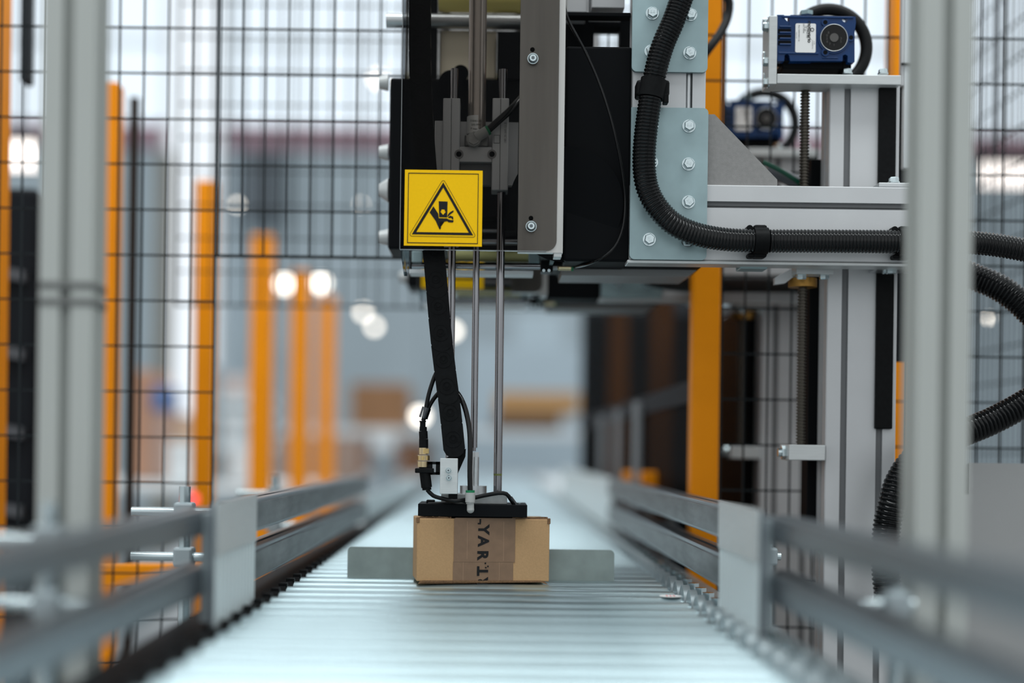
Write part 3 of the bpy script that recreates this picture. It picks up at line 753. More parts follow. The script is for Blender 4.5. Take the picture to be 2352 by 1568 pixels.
SD = AD - .0012
sgn_ = mroot('warning_sign', P(1018, 566, SD), 'yellow crushed hand warning sign stuck on the smoked acrylic guard', 'sign', group='yellow warning signs of the print units')
def sp(u, v): q = P(860 + u / 3.92, 360 + v / 3.92, SD); return (q.x, q.z)
def poly(pts): return [sp(*p) for p in pts]
obj('backing', MB().prism(poly(((275, 115), (975, 125), (967, 808), (265, 798))), XZ(SD, AD - .0002)), YEL, sgn_)
ink = MB(); f1 = XZ(SD - .0001, SD - .0003)
ink.ring(poly(((305, 143), (939, 152), (931, 785), (294, 776))), poly(((311, 150), (933, 158), (925, 778), (301, 769))), f1)
def tri_round(a, b, c, r, n=8):
    cx, cy = (a[0] + b[0] + c[0]) / 3, (a[1] + b[1] + c[1]) / 3; out = []
    P3 = [Vector(q) for q in (a, b, c)]
    for i in range(3):
        p, q, s = P3[i - 1], P3[i], P3[(i + 1) % 3]
        n1 = Vector(((q - p).y, -(q - p).x)).normalized(); n2 = Vector(((s - q).y, -(s - q).x)).normalized()
        a0, a1 = math.atan2(n1.y, n1.x), math.atan2(n2.y, n2.x)
        while a1 < a0: a1 += 2 * math.pi
        if a1 - a0 > math.pi: a1 -= 2 * math.pi
        for k in range(n + 1):
            t = a0 + (a1 - a0) * k / n; out.append((q.x + r * math.cos(t), q.y + r * math.sin(t)))
    return out
A_, B_, C_ = (620, 230), (889, 707), (337, 697)
ink.ring(poly(tri_round(A_, B_, C_, 18)), poly(tri_round(A_, B_, C_, 15)), f1)
obj('border_line', ink, INK, sgn_)
obj('triangle', MB().ring(poly((A_, B_, C_)), poly(((620, 276), (850, 684), (376, 677))), f1), INK, sgn_)
pg = MB()
pg.prism(poly(((579, 400), (659, 403), (655, 546), (583, 543))), f1)
pg.prism(poly(((531, 445), (575, 512), (579, 553), (655, 555), (664, 562), (690, 570), (713, 571), (711, 586), (702, 592), (668, 590), (655, 579), (630, 585), (590, 585), (597, 622), (600, 640), (592, 655), (584, 650), (552, 578), (497, 500))), f1)
pg.prism(poly(((660, 525), (673, 505), (690, 492), (712, 482), (712, 497), (692, 512), (676, 524), (664, 540), (658, 542))), f1)
pg.prism(poly(((664, 546), (682, 529), (709, 539), (711, 562), (701, 565), (693, 550), (680, 551), (668, 552))), f1)
obj('pictogram', pg, INK, sgn_, label='black crushed hand pictogram')
obj('arrow', MB().prism(poly(((606, 475), (631, 476), (629, 497), (641, 498), (618, 523), (595, 495), (607, 496))), XZ(SD - .0003, SD - .0005)), YEL, sgn_)
TREE[sgn_] = kids(sgn_)
COPY = list(MACH)

# things only the nearer machine shows
def small_tube(name, pix, r, m, label, cat, seg=10):
    return solo(name, MB().tube(wire_pts(pix), r, seg).smooth(), m, label, cat)
small_tube('air_hose', [(1288, -420, 1.71), (1291, -180, 1.705), (1296, -20, 1.70), (1303, 40, 1.70), (1340, 110, 1.70), (1372, 180, 1.70), (1398, 255, 1.70), (1417, 330, 1.703), (1430, 400, 1.71), (1436, 460, 1.714), (1431, 520, 1.714), (1412, 566, 1.712), (1382, 592, 1.712), (1350, 606, 1.735), (1317, 614, 1.785)], .0019, HOSE, 'thin black air hose slanting across the black housing and curling to the nickel fitting', 'hose')
small_tube('cable', [(1560, -520, 1.95), (1575, -300, 1.95), (1615, -120, 1.95), (1642, -40, 1.95), (1672, -5, 1.95), (1672, 35, 1.95), (1655, 75, 1.94), (1628, 112, 1.93), (1600, 150, 1.93)], .006, RUB, 'black cable hanging in front of the orange post at the upper plate', 'cable', 12)
small_tube('cable', [(1752, 372, 1.86), (1790, 390, 1.86), (1825, 412, 1.86), (1850, 432, 1.87)], .0032, mat('green_cable', (.0, .09, .05), .4), 'green cable dropping behind the gusset plate', 'cable')
small_tube('cable', [(1760, 392, 1.89), (1800, 405, 1.89), (1830, 420, 1.89), (1860, 432, 1.90)], .009, mat('grey_cable', (.13, .14, .16), .4), 'thick grey cable lying under the green cable behind the gusset', 'cable', 14)

# pneumatic lift cylinder
CD = 1.74
cy = root('lift_cylinder', P(1092, 340, CD), 'pneumatic lift cylinder with guide block and polished rods behind the smoked guard', 'cylinder')
yr = CD + .015
obj('barrel', MB().cyl(P(1095, 300, yr), P(1104, -560, yr) , S(20.5, yr), 32).smooth(), mat('brown_steel_barrel', (.42, .38, .35), .3, .9), cy)
lb2 = obj('barrel_label', MB().cyl(P(1093, 309, yr), P(1093.5, 269, yr), S(20.9, yr), 32).smooth(), WHT, cy)
t_ = MB()
for k in range(4):
    q = P(1093, 276 + k * 9, CD); t_.text(('DSNU-20', '200-PPV', 'P max 10', 'T504')[k], .0034, lambda u, v, t, q=q: (q.x + u, yr - S(21.2, yr), q.z + v))
obj('label_print', t_, INK, lb2)
body = MB()
body.pbox(1016, 225, 1055, 560, CD, CD + .03, .0012).pbox(1130, 225, 1168, 437, CD, CD + .03, .0012)
body.pbox(1055, 337, 1130, 372, CD + .001, CD + .03, .0008)
body.pbox(997, 277, 1016, 560, CD + .006, CD + .03, .0008).pbox(1055, 280, 1190, 425, CD + .022, CD + .034)
obj('guide_block', body, ALU, cy)
gr = MB()
for xx in (1036, 1149): gr.pbox(xx - .7, 226, xx + .7, 436, CD - .0003, CD + .001)
obj('block_seam', gr, SLOT, cy)
br = MB()
for xx in (1054, 1130):
    c = P(xx, 354, CD); br.cyl(c + Vector((0, .002, 0)), c - Vector((0, .0005, 0)), .0056, 24)
obj('bore', br, mat('bore_grey', (.22, .22, .22), .5, .5), cy)
br = MB()
for xx in (1054, 1130):
    c = P(xx, 354, CD); br.cyl(c, c - Vector((0, .0008, 0)), .0034, 20)
obj('bore_hole', br, BLK, cy)
obj('end_collar', MB().pbox(1067, 309, 1122, 337, CD + .003, CD + .028, .002), mat('collar_grey', (.2, .2, .2), .4, .6), cy)
obj('dark_insert', MB().pbox(1056, 372, 1130, 425, CD + .010, CD + .022, .001), SLOT, cy)
obj('block_print', MB().text('180.20.360.GLB', .0040, lambda u, v, t: (X(1161, 305, CD) - v, CD - .0003, Z(1162, 305, CD) + u)).ring([(X(a, b, CD), Z(a, b, CD)) for a, b in ((1134, 310), (1148, 310), (1148, 329), (1134, 329))], [(X(a, b, CD), Z(a, b, CD)) for a, b in ((1135, 311), (1147, 311), (1147, 328), (1135, 328))], XZ(CD - .0004, CD)), SLOT, cy)
for px_, r_, lo, hi, dd_ in ((1035, 8.6, 1140, 158, 1.752), (1146.5, 9.6, 1134, 160, 1.752)):
    a = P(px_ + (3 if px_ > 1100 else -2) * 0, 850, dd_)
    obj('guide_rod', MB().cyl((X(px_, 850, dd_), dd_, Z(px_, lo, dd_)), (X(px_, 850, dd_), dd_, Z(px_, hi, dd_)), S(r_, dd_), 24).smooth(), CHROME, cy)
prx = X(1091, 830, 1.752)
obj('piston_rod', MB().cyl((prx, 1.752, Z(1091, 1028, 1.752)), (prx, 1.752, Z(1093, 420, 1.752)), S(7.7, 1.752), 24).cyl((prx, 1.752, Z(1091, 1036, 1.752)), (prx, 1.752, Z(1091, 1028, 1.752)), S(4.5, 1.752), 16).smooth(), CHROME, cy)
obj('rod_mark', MB().cyl((X(1146.5, 850, 1.752), 1.752, Z(1146, 1092, 1.752)), (X(1146.5, 850, 1.752), 1.752, Z(1146, 1087.5, 1.752)), S(9.8, 1.752), 24).smooth(), mat('green_paint_mark', (.12, .14, .03), .5), cy)
ef = root('elbow_fitting', P(1095, 320, 1.735), 'grey elbow air fitting with a green ring screwed into the lift cylinder', 'fitting')
c = P(1088, 320, 1.732)
obj('banjo', MB().cyl(c + Vector((0, .008, 0)), c - Vector((0, .004, 0)), .0072, 6).cyl(c + Vector((0, .010, 0)), c - Vector((0, .002, 0)), .0085, 24).smooth(), GRYP, ef)
obj('arm', MB().cyl(P(1094, 316, 1.732), P(1119, 300, 1.730), .0062, 20).smooth(), GRYP, ef)
obj('release_ring', MB().cyl(P(1118, 301, 1.730), P(1123, 298, 1.730), .0062, 20).smooth(), GREEN, ef)
small_tube('air_hose', [(1121, 299, 1.73), (1150, 273, 1.728), (1175, 250, 1.73), (1205, 215, 1.745), (1230, 180, 1.76)], .0044, HOSE, 'black air hose rising from the elbow fitting behind the guard', 'hose', 14)

# energy chain
chp = even(catmull([P(*p) for p in [(957, -600, 1.70), (962, -250, 1.70), (965, -40, 1.70), (965, 60, 1.70), (966, 180, 1.70), (972, 300, 1.70), (982, 430, 1.70), (996, 575, 1.70), (1004, 665, 1.70), (1012, 760, 1.70), (1022, 848, 1.70), (1030, 907, 1.70), (1037, 968, 1.70), (1044, 1030, 1.70), (1045, 1062, 1.702)]], .003), S(61, 1.70))
ch = root('energy_chain', P(1045, 1062, 1.70), 'black plastic energy chain hanging from the guard down to the gripper', 'cable chain')
hwid = S(24.5, 1.70)
for i, (a, b) in enumerate(zip(chp, chp[1:])):
    ax = (b - a).normalized(); si = Vector((ax.z, 0, -ax.x))
    L = (b - a).length
    def fr(u, v, y, a=a, ax=ax, si=si): q = a + ax * v + si * u; return (q.x, a.y + y, q.z)
    m = MB()
    w = hwid
    o_ = [(-w, -.004), (-w * .8, -.007), (w * .8, -.007), (w, -.004), (w, L * .80), (w * .78, L * 1.0), (w * .35, L * 1.10), (-w * .35, L * 1.10), (-w * .78, L * 1.0), (-w, L * .80)]
    k = .0008 * (i % 2)
    m.prism(o_, lambda u, v, t, fr=fr, k=k: fr(u, v, -.012 + k + t * .003))
    m.prism(o_, lambda u, v, t, fr=fr, k=k: fr(u, v, .012 - k - t * .003))
    m.prism([(-w, .004), (w, .004), (w, L * .66), (-w, L * .66)], lambda u, v, t, fr=fr: fr(u, v, -.009 + t * .018))
    n_ = 28
    for rr_, dp in ((w * .80, .0006), (w * .38, .0009)):
        oo = [(rr_ * math.cos(2 * math.pi * j / n_), L * .42 + rr_ * math.sin(2 * math.pi * j / n_)) for j in range(n_)]
        ii = [(p[0] * .88, L * .42 + (p[1] - L * .42) * .88) for p in oo]
        m.ring(oo, ii, lambda u, v, t, fr=fr, k=k, dp=dp: fr(u, v, -.012 + k - dp * t))
    oo = [(w * .14 * math.cos(2 * math.pi * j / 12), L * .42 + w * .14 * math.sin(2 * math.pi * j / 12)) for j in range(12)]
    m.prism(oo, lambda u, v, t, fr=fr, k=k: fr(u, v, -.012 + k - .001 * t))
    obj('chain_link', m, BLKP, ch)
tail = [(1022, 1052), (1070, 1030), (1069, 1048), (1046, 1100), (1020, 1100)]
obj('end_bracket', MB().prism([(X(a, b, 1.712), Z(a, b, 1.712)) for a, b in tail], XZ(1.7105, 1.716)), BLKP, ch)

# gripper head
gh = root('suction_head', P(1086, 1189, 1.73), 'flat black suction head with steel block pressing on top of the carton', 'gripper')
zb = ZR + BH + .0024
hx0, hx1 = X(960, 1173, 1.703), X(1211, 1173, 1.703)
obj('head_plate', MB().box(hx0, hx1, 1.703, 1.790, zb, Z(1086, 1158, 1.703), .0006), BLK, gh)
zp = Z(1086, 1158, 1.703)
obj('steel_block', MB().box(X(1013, 1147, 1.722), X(1165, 1147, 1.722), 1.722, 1.775, zp, Z(1089, 1135, 1.722), .0006), mat('cast_block_grey', (.30, .315, .315), .5, .5, noise=.08, nscale=150), gh)
obj('collar', MB().cyl((prx, 1.752, Z(1091, 1139, 1.735)), (prx, 1.752, Z(1091, 1116, 1.735)), S(31, 1.735), 40).smooth(), STEEL, gh)
obj('rod_socket', MB().cyl((prx + .002, 1.752, Z(1091, 1117, 1.752)), (prx + .002, 1.752, Z(1091, 1049, 1.752)), S(8.6, 1.752), 24).cyl((prx + .002, 1.752, Z(1091, 1049, 1.752)), (prx + .002, 1.752, Z(1091, 1038, 1.752)), S(9.2, 1.752), 6).smooth(), STEEL, gh)
obj('plate_screw', MB().cyl(P(1192, 1158, 1.74), P(1192, 1154, 1.74), .0030, 16), BOLT, gh)
sb = root('sensor_bracket', P(1030, 1134, 1.69), 'small pale aluminium block with two socket screws holding the black sensor', 'bracket')
obj('block', MB().pbox(1010.5, 1052, 1051, 1134, 1.688, 1.707, .0006), ALU2, sb)
for q in ((1030, 1080), (1031, 1097)): socket(obj('button_screw', buttonscrew(P(*q, 1.688), .0036), BOLT, sb), P(*q, 1.688), .0036)
obj('foot', MB().pbox(1030, 1133, 1050, 1152, 1.695, 1.72, .0008), BLKP, sb)
arm = MB().pbox(983, 1060, 1011, 1066, 1.697, 1.703).pbox(983, 1084, 1011, 1090, 1.697, 1.703).pbox(1001, 1060, 1011, 1090, 1.697, 1.703).pbox(983, 1060, 993, 1090, 1.697, 1.703)
obj('arm', arm, BLKP, sb)
sn = root('proximity_sensor', P(978, 1125, 1.70), 'black threaded sensor with brass plug and two cables left of the pale block', 'sensor')
def lathe(px0, seq, d=1.70, m=None):
    m = MB()
    for (x0, y0, x1, y1, r) in seq: m.cyl(P(x0, y0, d), P(x1, y1, d), S(r, d), 24)
    return m.smooth()
obj('body', lathe(0, [(975, 1078, 980, 1119, 12.5), (980, 1119, 980.5, 1125, 10.5), (973, 1070, 975, 1080, 11)]), BLKP, sn)
obj('flange', MB().pbox(953, 1075, 996, 1086, 1.692, 1.708, .001), BLKP, sn)
obj('brass_plug', lathe(0, [(971, 1072, 971, 1059, 13), (972, 1057, 972, 1045, 14), (972, 1043, 972, 1028, 10.5)]), NICK, sn)
obj('knurled_nut', MB().cyl(P(972, 1056, 1.70), P(972, 1047, 1.70), S(15, 1.70), 8).cyl(P(975, 1041, 1.70), P(975, 1030, 1.70), S(12, 1.70), 6), BRASS, sn)
obj('connector', lathe(0, [(973, 1028, 973, 1008, 10.5), (973, 1008, 972, 990, 10, ), (972, 990, 972, 980, 8.5), (971, 981, 971, 966, 6.5), (971, 969, 971, 966, 7.8)]), BLKP, sn)
for p in ([(972, 966, 1.70), (977, 945, 1.699), (985, 905, 1.698), (998, 865, 1.698), (1012, 838, 1.70)], [(972, 966, 1.702), (980, 946, 1.703), (990, 925, 1.704), (1003, 907, 1.706), (1020, 890, 1.708)]):
    obj('cable', MB().tube(wire_pts(p, .004), .0026, 12).smooth(), RUB, sn)
obj('heat_shrink_tag', MB().cyl(P(972, 960, 1.70), P(980, 936, 1.70), S(10.5, 1.70), 16, caps=False).smooth(), CLEAR, sn)
obj('signal_cable', MB().tube(wire_pts([(981, 1124, 1.70), (995, 1138, 1.70), (1018, 1145, 1.698), (1045, 1150, 1.69), (1075, 1146, 1.70), (1110, 1138, 1.71), (1145, 1132, 1.71), (1163, 1134, 1.712), (1172, 1145, 1.715), (1180, 1157, 1.717)], .004), .0025, 12).smooth(), RUB, sn)
small_tube('cable', [(984, 1157, 1.715), (1010, 1156, 1.71), (1040, 1152, 1.70), (1060, 1150, 1.70), (1080, 1156, 1.71)], .002, RUB, 'second black cable lying on the suction head below the pale block', 'cable')
solo('cable_tie', MB().cyl(P(1172, 1143, 1.713), P(1182, 1157, 1.716), S(5.5, 1.715), 12).smooth(), CLEAR, 'clear cable sleeve at the right end of the suction head', 'sleeve')
solo('end_clip', MB().pbox(979, 1148, 998, 1158, 1.72, 1.74, .001), BLKP, 'tiny black clip standing on the left end of the suction head', 'clip')
vf = root('vacuum_fitting', P(1080, 1175, 1.69), 'pale grey plastic air fitting with green ring in front of the suction head', 'fitting')
vx = 1080
obj('body', lathe(0, [(vx, 1131, vx, 1153, 11.3), (vx, 1153, vx + .3, 1156, 10), (vx + .5, 1154, vx + .8, 1170, 8.2)], 1.690), GRYP, vf)
obj('tip', MB().sph(P(vx + .8, 1170, 1.690), S(8.6, 1.69), 18).smooth(), GRYP, vf)
obj('release_ring', MB().cyl(P(vx, 1131, 1.69), P(vx, 1125.5, 1.69), S(10.4, 1.69), 24).smooth(), GREEN, vf)
obj('air_hose', MB().tube(wire_pts([(1080, 1127, 1.69), (1079, 1080, 1.69), (1080, 1030, 1.69), (1078, 985, 1.692), (1069, 940, 1.695), (1056, 910, 1.70), (1040, 890, 1.71)], .004), S(5.8, 1.69), 16).smooth(), HOSE, vf, label='black hose curving into the energy chain')

# ------------------------------------------------------------------ the second machine, 0.43 m further back
DY = Vector((0, .43, 0))
REL = {'pale aluminium profile column carrying the nearer blue gearbox': 'grey aluminium column behind the mesh, under the smaller blurred gearbox',
 'horizontal aluminium beam with a long slot that the black hose runs along': 'further aluminium beam showing just below the front beam',
 'short upright aluminium profile seen between the two bolted plates': 'upright profile of the rear machine hidden behind the front plates',
 'upper zinc joint plate with hex bolts behind the hanging hose': 'upper zinc plate of the rear machine',
 'tall lower zinc joint plate with hex bolts behind the bend of the hose': 'blurred teal zinc plate of the rear machine under the grey tray',
 'grey triangular gusset plate standing on the beam beside the lower bolted plate': 'blurred gusset plate of the rear machine behind the front gusset',
 'pale aluminium angle mount with side bolts under the nearer blue gearbox': 'blurred angle mount under the smaller blue gearbox',
 'nearer blue worm gearbox with white rating label and black handwheel': 'smaller blurred blue gearbox seen through the mesh above the gusset plate',
 'dark threaded lead screw standing left of the nearer column': 'blurred lead screw of the rear machine behind the mesh',
 'pale block with hex bolts hanging under the beam above the bronze screw nut': 'blurred nut carrier under the rear beam',
 'flat zinc slider plate with a hex bolt lying on the beam at the column': 'blurred slider plate on the rear beam',
 'flat zinc slider plate with hanging hex bolts under the beam at the column': 'blurred slider plate under the rear beam',
 'flat grey tray with a slanted end hanging below the black housing': 'blurred tray below the rear black housing',
 'black sheet housing filling the space between acrylic guard and bolted plates': 'blurred black rear housing left of the teal plate',
 'black back housing behind the smoked acrylic guard': 'black back housing of the rear print unit',
 'pale green label roller seen under the acrylic guard': 'blurred greenish label roller below the rear yellow sign',
 'thin polished blow rod with a nickel air fitting and green ring': 'blurred blow rod under the rear label roller',
 'black corrugated hose bending down from the upper plate along the beam': 'blurred black hose curving below the front beam on the rear machine',
 'black clip gripping the hose where it hangs in front of the upright profile': 'clip on the hanging part of the rear hose',
 'black clip gripping the hose on the middle of the beam': 'clip on the rear hose behind the bronze screw nut',
 'black clip gripping the hose beside the blurred right post': 'clip on the rear hose behind the front column',
 'smoked acrylic guard in front of the cylinder, carrying the yellow warning sign': 'rear smoked acrylic guard behind the lift rods',
 'brushed aluminium strip with two bright screws behind the acrylic guard': 'guard mounting strip of the rear machine',
 'yellow crushed hand warning sign stuck on the smoked acrylic guard': 'blurred yellow warning sign behind the three polished rods'}
SKIP = {'upright_profile'}
for o in COPY:
    if o.name.split('.')[0] in SKIP or o['label'].startswith(('upper zinc', 'black clip gripping the hose where')): continue
    copy_tree(o, DY, REL[o['label']])

# ------------------------------------------------------------------ right side: cover, cabinet, hose loop
wcv = root('cable_duct', (X(2094, 190, 1.86), 1.88, Z(2094, 386, 1.86)), 'white cable duct standing right of the nearer column', 'duct')
obj('duct', MB().box(X(2078, 190, 1.86), X(2140, 190, 1.86), 1.86, 1.872, Z(2094, 386, 1.86), 1.95, .001), WHTP, wcv)
obj('duct_edge', MB().box(X(2066, 190, 1.87), X(2078, 190, 1.87), 1.862, 1.872, Z(2094, 200, 1.87), 1.95), ALU, wcv)
obj('cable_tie', MB().pbox(2071, 144, 2142, 150, 1.857, 1.860, .0005), BLKP, wcv)
obj('backing_panel', MB().pbox(2064, 196, 2120, 830, 1.885, 1.90), DARKM, wcv, label='dark backing panel')
cb = root('machine_cabinet', (.75, 1.9, 0), 'grey textured machine cabinet with open slots behind the right post', 'cabinet')
kz = Z(2250, 1063, 1.83); kx0 = X(2067, 1200, 1.83)
km = MB()
km.prism([(kx0, .1), (1.15, .1), (1.15, kz), (X(2225, 1063, 1.83), kz), (X(2225, 1063, 1.83), Z(2225, 1135, 1.83)), (kx0, Z(2067, 1135, 1.83))], XZ(1.83, 1.835))
km.box(kx0, 1.15, 1.835, 2.6 - .62, .1, Z(2067, 1180, 1.83), .002)
obj('body', km, CAB, cb)
for py in ((1181, 1196), (1235, 1262)):
    obj('vent_slot', MB().pbox(2067, py[0], 2097, py[1], 1.8285, 1.8305), mat('slot_shadow_grey', (.2, .2, .2), .6), cb)
obj('plinth', MB().box(kx0 + .03, 1.1, 1.85, 1.95, 0, .1), DARKM, cb)
hl_ = root('looped_hose', P(2300, 1000, 1.76), 'thick black corrugated hose looping out on the right and down past the cabinet', 'hose')
lp = [(2120, 606, 1.80), (2180, 615, 1.79), (2249, 640, 1.78), (2300, 663, 1.77), (2352, 703, 1.76), (2410, 770, 1.75), (2425, 840, 1.745), (2395, 897, 1.74), (2352, 927, 1.74), (2275, 968, 1.74), (2180, 1008, 1.735), (2105, 1052, 1.73), (2068, 1100, 1.725), (2050, 1150, 1.72), (2038, 1205, 1.72), (2034, 1260, 1.72), (2036, 1330, 1.72), (2050, 1420, 1.72)]
obj('hose', corrugated(catmull([P(*p) for p in lp], .004), .0172, .0052, .0018), HOSE, hl_)

# ------------------------------------------------------------------ safety fences
def mesh_panel(axis, a0, a1, fixed, z0, z1, label, pa=.0325, pz=.064, r=.00125, frame=True, edge=True, name='mesh_fence', group='black wire mesh fence panels'):
    c = ((a0 + a1) / 2, fixed, z0) if axis == 'x' else (fixed, (a0 + a1) / 2, z0)
    o = root(name, c, label, 'fence', group)
    m = MB()
    def seg(u0, w0, u1, w1, q, rr):
        lo, hi = sorted((u0, u1)); l2, h2 = sorted((w0, w1))
        if axis == 'x': m.box(lo - rr, hi + rr, fixed + q - rr, fixed + q + rr, l2 - rr, h2 + rr)
        else: m.box(fixed + q - rr, fixed + q + rr, lo - rr, hi + rr, l2 - rr, h2 + rr)
    n = int(round((a1 - a0) / pa))
    for i in range(n + 1): seg(a0 + (a1 - a0) * i / n, z0, a0 + (a1 - a0) * i / n, z1, 0, r)
    n = int((z1 - z0) / pz)
    for i in range(n + 1): seg(a0, z0 + i * pz, a1, z0 + i * pz, r * 2, r)
    obj('wire_mesh', m, WIRE, o)
    if frame:
        m2 = MB(); m = m2
        seg(a0, z0, a1, z0, 0, .0020)
        if edge:
            for a in (a0, a1): seg(a, z0, a, z1, 0, .0016)
        obj('edge_wire', m2, WIRE, o)
    return o
FZ = 1.98
zo = Z(700, 590, 2.0)
xl, xo = X(491, 800, 2.0), X(1650, 800, 2.0)
zoff = zo - .064 * 14
mesh_panel('x', -.56, xl, 2.0, zoff, FZ, 'full height black mesh panel between left post and conveyor opening')
mesh_panel('x', -.82, -.565, 2.0, zoff, FZ, 'black mesh panel at the left edge behind the blurred post')
mesh_panel('x', xl + .004, xo, 2.0, zo, FZ, 'black mesh panel spanning above the conveyor opening, nearest one', edge=False)
mesh_panel('x', xo + .004, .98, 2.0, zoff, FZ, 'full height black mesh panel behind the lead screw and column')
mesh_panel('x', -.60, .30, 2.72, Z(700, 703, 2.72), 1.95, 'second black mesh panel above the conveyor, further back')
mesh_panel('y', 1.30, 1.80, .80, .2, 1.75, 'black mesh side panel at the right edge beyond the grey cabinet', pa=.024)
mesh_panel('y', 2.05, 2.9, .93, .2, 1.9, 'black mesh side panel far right behind the hose loop', pa=.024)

def orange_post(x, y, h, label, w=.042, group='orange fence posts'):
    o = root('fence_post', (x, y, 0), label, 'post', group)
    obj('post', MB().box(x - w / 2, x + w / 2, y - w / 2, y + w / 2, .008, h, .003), ORA, o)
    obj('foot_plate', MB().box(x - .06, x + .06, y - .06, y + .06, 0, .008), ORA, o)
    return o
LP = [(2.42, 'orange fence post standing right of the blurred left post'), (3.27, 'narrow orange fence post at the edge of the full height mesh panel'),
      (4.09, 'third orange post of the left row, behind the bright double lamps'), (4.92, 'fourth orange post of the left row, between two blurred neighbours'), (5.72, 'pale blurred orange post ending the left row')]
for y, l in LP: orange_post(-.655 + (0 if y > 3 else .0), y, Z(258, 195, 2.42) if y < 3 else 1.57, l, .044 if y < 4 else .06)
orange_post(X(1616, 950, 2.08), 2.08, 1.75, 'bright orange post in front of the dark panel, left of the rear lead screw', .040)
orange_post(.395, 3.30, 1.75, 'orange post seen dimly through the dark panel', .055)
orange_post(.395, 4.40, 1.75, 'dimmest orange post deep behind the dark panel', .06)
orange_post(X(2090, 950, 2.2), 2.25, 1.75, 'orange post seen in the gap right of the nearer column', .05)
orange_post(X(-23, 600, 2.2), 2.2, 1.75, 'orange post cut by the left picture edge', .045)
solo('kick_rail', MB().box(-.60, xl - .01, 2.02, 2.05, Z(380, 1345, 2.05), Z(380, 1293, 2.05), .003), ORA, 'low orange kick rail behind the left rails', 'rail')

dp = root('dark_guard_panel', (.33, 3.55, 0), 'long dark smoked guard panel on the right, running away behind the orange post', 'panel')
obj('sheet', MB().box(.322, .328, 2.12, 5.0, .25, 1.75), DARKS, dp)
obj('mesh_backing', MB().box(.3295, .3305, 2.12, 5.0, .25, .62), WIRE, dp)
obj('dark_backdrop', MB().box(.33, .95, 5.0, 5.004, .0, 1.45), BLK, dp)  # black backdrop added to keep the view through the smoked sheet dark
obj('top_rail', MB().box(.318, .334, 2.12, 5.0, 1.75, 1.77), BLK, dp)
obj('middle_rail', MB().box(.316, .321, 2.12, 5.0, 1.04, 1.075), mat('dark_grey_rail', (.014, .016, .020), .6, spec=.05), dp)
for i, yy in enumerate((2.95, 3.39, 3.84)):
    lgx = .309
    solo('silver_post', MB().box(lgx - .008, lgx + .006, yy - .015, yy + .015, .0, 1.065 - .004 * i, .002), mat('brushed_leg_grey', (.34, .36, .38), .5, .3), f'{("first", "second", "third")[i]} silver post counted from the orange post along the dark panel', 'post', 'silver posts along the dark guard panel')
solo('dark_filler', MB().box(.48, .70, 2.66, 3.4, 0, 1.25, .01), DARKM, 'low dark block added to darken the gap behind the rear column on the right', 'cabinet')  # block added only as a dark backing behind the mesh
kb = root('dark_machine', (-1.0, 2.6, 0), 'tall black machine behind the mesh at the left picture edge', 'machine')
obj('body', MB().box(-1.35, X(82, 800, 2.55), 2.55, 2.9, 0, Z(40, 430, 2.55), .01), DARKM, kb)
for k in range(6):
    z_ = .55 + k * .14; obj('slanted_rib', MB().prism([(-1.2, z_ + .06), (-.83, z_), (-.83, z_ + .02), (-1.2, z_ + .08)], XZ(2.53, 2.55)), mat('dark_rib_grey', (.06, .065, .075), .5), kb)
solo('dark_post', MB().box(X(291, 700, 2.62), X(311, 700, 2.62), 2.62, 2.635, 0, Z(300, 222, 2.62), .001), mat('brown_black_paint', (.022, .014, .010), .5, spec=.1), 'thin dark brown post just right of the first orange post', 'post')
solo('hanging_duct', MB().pbox(44, -40, 62, 186, 2.3, 2.34, .004), DARKM, 'dark hanging duct behind the mesh at the top left', 'duct')

# ------------------------------------------------------------------ lamps seen as soft discs
for k, yy in enumerate((3.6, 4.27, 6.0, 6.5, 7.0, 8.0, 8.5)):
    structure('trim_%d' % (k + 2), MB().box(-7, 7, yy - .03, yy + .03, 4.2, 4.26), WHTP)  # unseen lamp rails that the hanging stems run up to
def pendant(px, py, d, rpx, label, m=GLOW):
    c = P(px, py, d); o = root('pendant_lamp', c, label, 'lamp', 'lit hall lamps')
    R = S(rpx, d)
    obj('lit_globe', MB().sph(c, R, 16).smooth(), m, o)
    obj('socket', MB().cyl(c + Vector((0, 0, R * .8)), c + Vector((0, 0, R * 1.5)), R * .5, 12), DARKM, o)
    obj('stem', MB().cyl(c + Vector((0, 0, R * 1.5)), (c.x, c.y, 4.2), .0025, 6), DARKM, o)
    return o
pendant(653, 652, 7.0, 15, 'bright lamp shining beside the third orange post')
pendant(737, 650, 7.0, 15, 'bright lamp shining above the fourth orange post')
pendant(834, 717, 8.0, 9, 'upper lamp of the overlapping pair left of the energy chain')
pendant(860, 750, 8.0, 9, 'lower lamp of the overlapping pair left of the energy chain')
pendant(545, 470, 6.0, 6, 'faint lamp behind the mesh above the narrow orange post')
pendant(612, 665, 6.0, 5, 'faint lamp just left of the third orange post')
pendant(1040, 760, 8.5, 11, 'lamp hidden mostly behind the energy chain')
pendant(830, 470, 6.5, 4, 'faintest lamp near the black housing edge')
pendant(965, 955, 8.0, 14, 'large low lamp behind the sensor cables')
pendant(868, 180, 8.5, 11, 'pale lamp high up beside the black back housing')
pendant(2271, 730, 3.6, 8, 'pale lamp between the hose loop and the right post')
